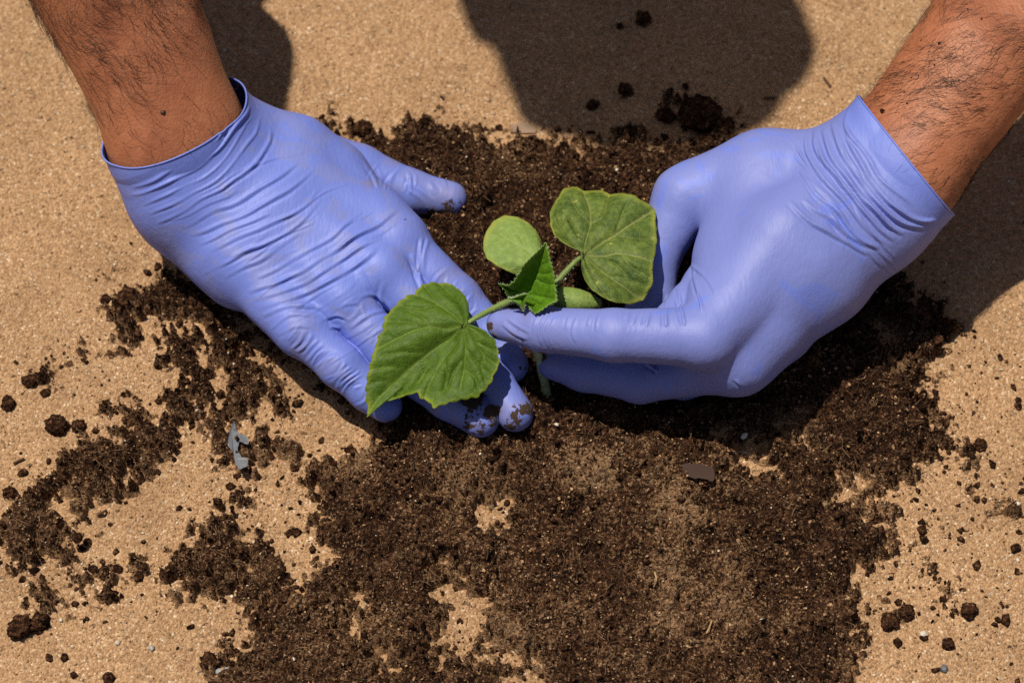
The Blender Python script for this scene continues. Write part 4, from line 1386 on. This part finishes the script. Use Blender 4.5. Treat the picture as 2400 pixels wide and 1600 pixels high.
CL = [(72, 893, .33, "small round soil clod at the end of a thin crumb trail"), (133, 997, .44, "larger of two round clods lying side by side on bare sand"), (184, 998, .30, "smaller of two round clods lying side by side on bare sand"),
      (45, 1470, .52, "round sandy soil clod in the lower left corner"), (92, 1462, .36, "lumpy clod touching the round clod in the lower left corner"), (22, 1155, .26, "lone clod by the left edge above the soil strip"), (18, 945, .30, "crumbly clod at the far left edge of the sand"),
      (1508, 46, .36, "dark clod alone inside the upper part of the head shadow"), (1452, 62, .17, "tiny clod left of the dark clod in the head shadow"), (1466, 213, .36, "dark clod in the middle of the head shadow above the soil"),
      (1390, 246, .30, "flat clod at the lower left rim of the head shadow"), (1640, 268, .85, "biggest dark clod in the lower rim of the head shadow"), (1560, 270, .42, "lumpy clod touching the biggest clod on its left"), (1700, 298, .40, "clod between the biggest clod and the right-hand glove"),
      (848, 302, .40, "squarish clod standing just above the left-hand thumb"), (1170, 300, .15, "small clod alone on sand above the soil's far edge"), (490, 1550, .34, "dark clod near the bottom edge beside a grey pebble"), (255, 1588, .22, "clod cut by the bottom edge at lower left"),
      (2296, 1042, .26, "clod on the sand right of the soil's curved tongue"), (2222, 1508, .26, "clod near the white pebble at lower right"), (2380, 1285, .22, "clod at the right edge of the speckled sand"), (2215, 770, .42, "rounded clod topping the soil's right shoulder in the arm shadow edge"),
      (2125, 1435, .32, "upper of the clods lying at the soil's lower right corner"), (2085, 1458, .36, "lower of the clods lying at the soil's lower right corner"), (2270, 1430, .32, "clod at the end of the short soil streak at lower right"), (300, 700, .5, "upright crumbly clod at the tip of the left soil strip"),
      (180, 1260, .22, "little clod on sand right of the left soil strip"), (205, 1270, .16, "tiny clod next to the little clod right of the left strip"), (246, 1335, .20, "left one of two crumbs above the lower left heap"), (275, 1332, .2, "right one of two crumbs above the lower left heap"), (2012, 1000, .2, "crumb lump on the soil near a bare sandy patch")]
for i, (x, y, r, lab) in enumerate(CL):
    clod(x, y, r, lab, squash=.72 if r < .6 else .6, seed=20 + i, sub=4 if r > .22 else 3, sxy=(1.0, .85 + .3 * ((i * 37) % 10) / 10), rot=i * 1.3)

PEB_W = plain("white_pebble_stone", (.55, .48, .38), .5, .4, .1)
PEB_G = plain("grey_pebble_stone", (.12, .12, .13), .6, .4, .2)
PEB_P = plain("pale_grey_stone", (.33, .33, .31), .6, .4, .2)
PEB_O = plain("orange_stone", (.55, .30, .12), .6, .4, .2)
clod(2165, 1485, .14, "small white pebble on sand at lower right", seed=61, name="pebble", cat="pebble", mat=PEB_W, rough=.38, sub=3)
clod(2213, 1567, .16, "dark grey pebble near the lower right corner", seed=62, name="pebble", cat="pebble", mat=PEB_G, rough=.38, sub=3)
clod(524, 1573, .25, "pale grey flat pebble at the bottom beside a clod", seed=63, name="pebble", cat="pebble", mat=PEB_P, rough=.38, sub=3, squash=.45, sxy=(1.1, .7))
clod(1172, 345, .13, "orange pebble in the far edge of the soil", seed=64, name="pebble", cat="pebble", mat=PEB_O, rough=.38, sub=3, sxy=(.7, 1.2))
clod(1745, 1022, .14, "bluish white pebble on the soil below the right-hand glove", seed=65, name="pebble", cat="pebble", mat=PEB_W, rough=.38, sub=3, sxy=(1.3, .8), rot=.8)
clod(275, 1505, .10, "white pebble on sand left of the bottom soil", seed=66, name="pebble", cat="pebble", mat=PEB_W, rough=.38, sub=3)
clod(355, 1518, .11, "pale flat pebble on sand right of the white one", seed=67, name="pebble", cat="pebble", mat=PEB_P, rough=.38, sub=3)
clod(1470, 1330, .11, "round white pebble amid the soil at bottom centre", seed=68, name="pebble", cat="pebble", mat=PEB_W, rough=.38, sub=3)


def scrap(name, outline, mat, label, cat, lift, th=.03, curl=.05):
    P0 = at(*outline[0], 0)
    cl = smooth_path(np.array(list(outline) + [outline[0]], float), 5 * len(outline))[:-1]
    cl = cl + 1.6 * np.stack([noise3(np.stack([cl[:, 0], cl[:, 1], 0 * cl[:, 0]], 1), 7, 3), noise3(np.stack([cl[:, 0], cl[:, 1], 0 * cl[:, 0]], 1), 7, 4)], 1)
    pts = [at(x, y, 0) for x, y in cl]
    z = float(np.quantile([top_z(p[0], p[1]) for p in pts[::4]], .85))
    V = [np.array([p[0], p[1], z + lift + curl * float(noise3(np.array([[p[0], p[1], 0.0]]), .5, 8)[0])]) for k, p in enumerate(pts)]
    o = mesh_obj(name, np.array(V), [tuple(range(len(V)))[::-1]], mat, smooth=False)
    md = o.modifiers.new("thickness", 'SOLIDIFY'); md.thickness = th / 100; md.offset = 0
    return tag(o, label, cat)


PLASTIC = plain("grey_film", (.085, .09, .105), .5, .5, .1, 120)
BROWNF = plain("brown_film", (.05, .027, .019), .75, .2, .1, 120)
scrap("plastic_scrap", [(552, 1004), (562, 1032), (572, 1038), (584, 1042), (586, 1060), (566, 1056), (562, 1075), (570, 1090), (584, 1096), (582, 1112), (565, 1118), (556, 1105), (550, 1080), (538, 1060), (542, 1035)], PLASTIC, "torn grey plastic scrap with a hooked end on the left soil", "plastic scrap", .12)
scrap("plastic_scrap", [(1592, 1130), (1610, 1126), (1650, 1130), (1668, 1145), (1664, 1166), (1640, 1160), (1620, 1160), (1600, 1150)], BROWNF, "flat brown scrap lying on the soil at lower right of centre", "plastic scrap", .12, curl=.012)
scrap("plastic_scrap", [(1195, 300), (1215, 292), (1250, 300), (1255, 315), (1225, 318), (1200, 314)], plain("tan_film", (.26, .17, .11), .5, .3), "small tan scrap on sand by the far edge of the soil", "plastic scrap", .05, curl=.03)

TWIG = plain("dry_twig", (.10, .052, .025), .8, .2, .3, 150)
STRAW = plain("pale_straw", (.42, .27, .13), .7, .3, .2, 150)


def twig(pts, r, mat, label):
    P = []
    for x, y in pts:
        p = at(x, y, 0)
        z = top_z(p[0], p[1])
        p = at(x, y, z); p[2] = z + .10
        P.append(p)
    v, f = tube(smooth_path(P, 14), r, 6)
    tag(mesh_obj("twig", v, f, mat), label, "twig")


twig([(1532, 1052), (1545, 1075), (1568, 1086)], .035, TWIG, "curved brown twig on the soil below the right-hand glove")
twig([(1512, 1078), (1500, 1092), (1496, 1098)], .05, TWIG, "short thick twig left of the curved brown twig")
twig([(1668, 1456), (1662, 1472), (1655, 1486)], .035, STRAW, "pale straw bit over a dark gap in the bottom soil")
twig([(1534, 1342), (1538, 1360), (1532, 1378)], .04, STRAW, "pale straw bit in the middle of the lower soil")
twig([(1880, 1320), (1866, 1338), (1860, 1346)], .025, STRAW, "thin pale straw in the soil at right")
twig([(32, 1088), (48, 1080), (58, 1076)], .05, TWIG, "little dark twig on bare sand by the left edge")
twig([(230, 1210), (240, 1203), (250, 1198)], .05, TWIG, "little dark twig on the sand inside the left soil bend")
twig([(1930, 185), (1938, 196), (1946, 206)], .06, TWIG, "dark stub on lit sand left of the right-hand arm")
twig([(1790, 233), (1806, 233), (1815, 234)], .06, TWIG, "dark stub on sand above the right-hand glove")
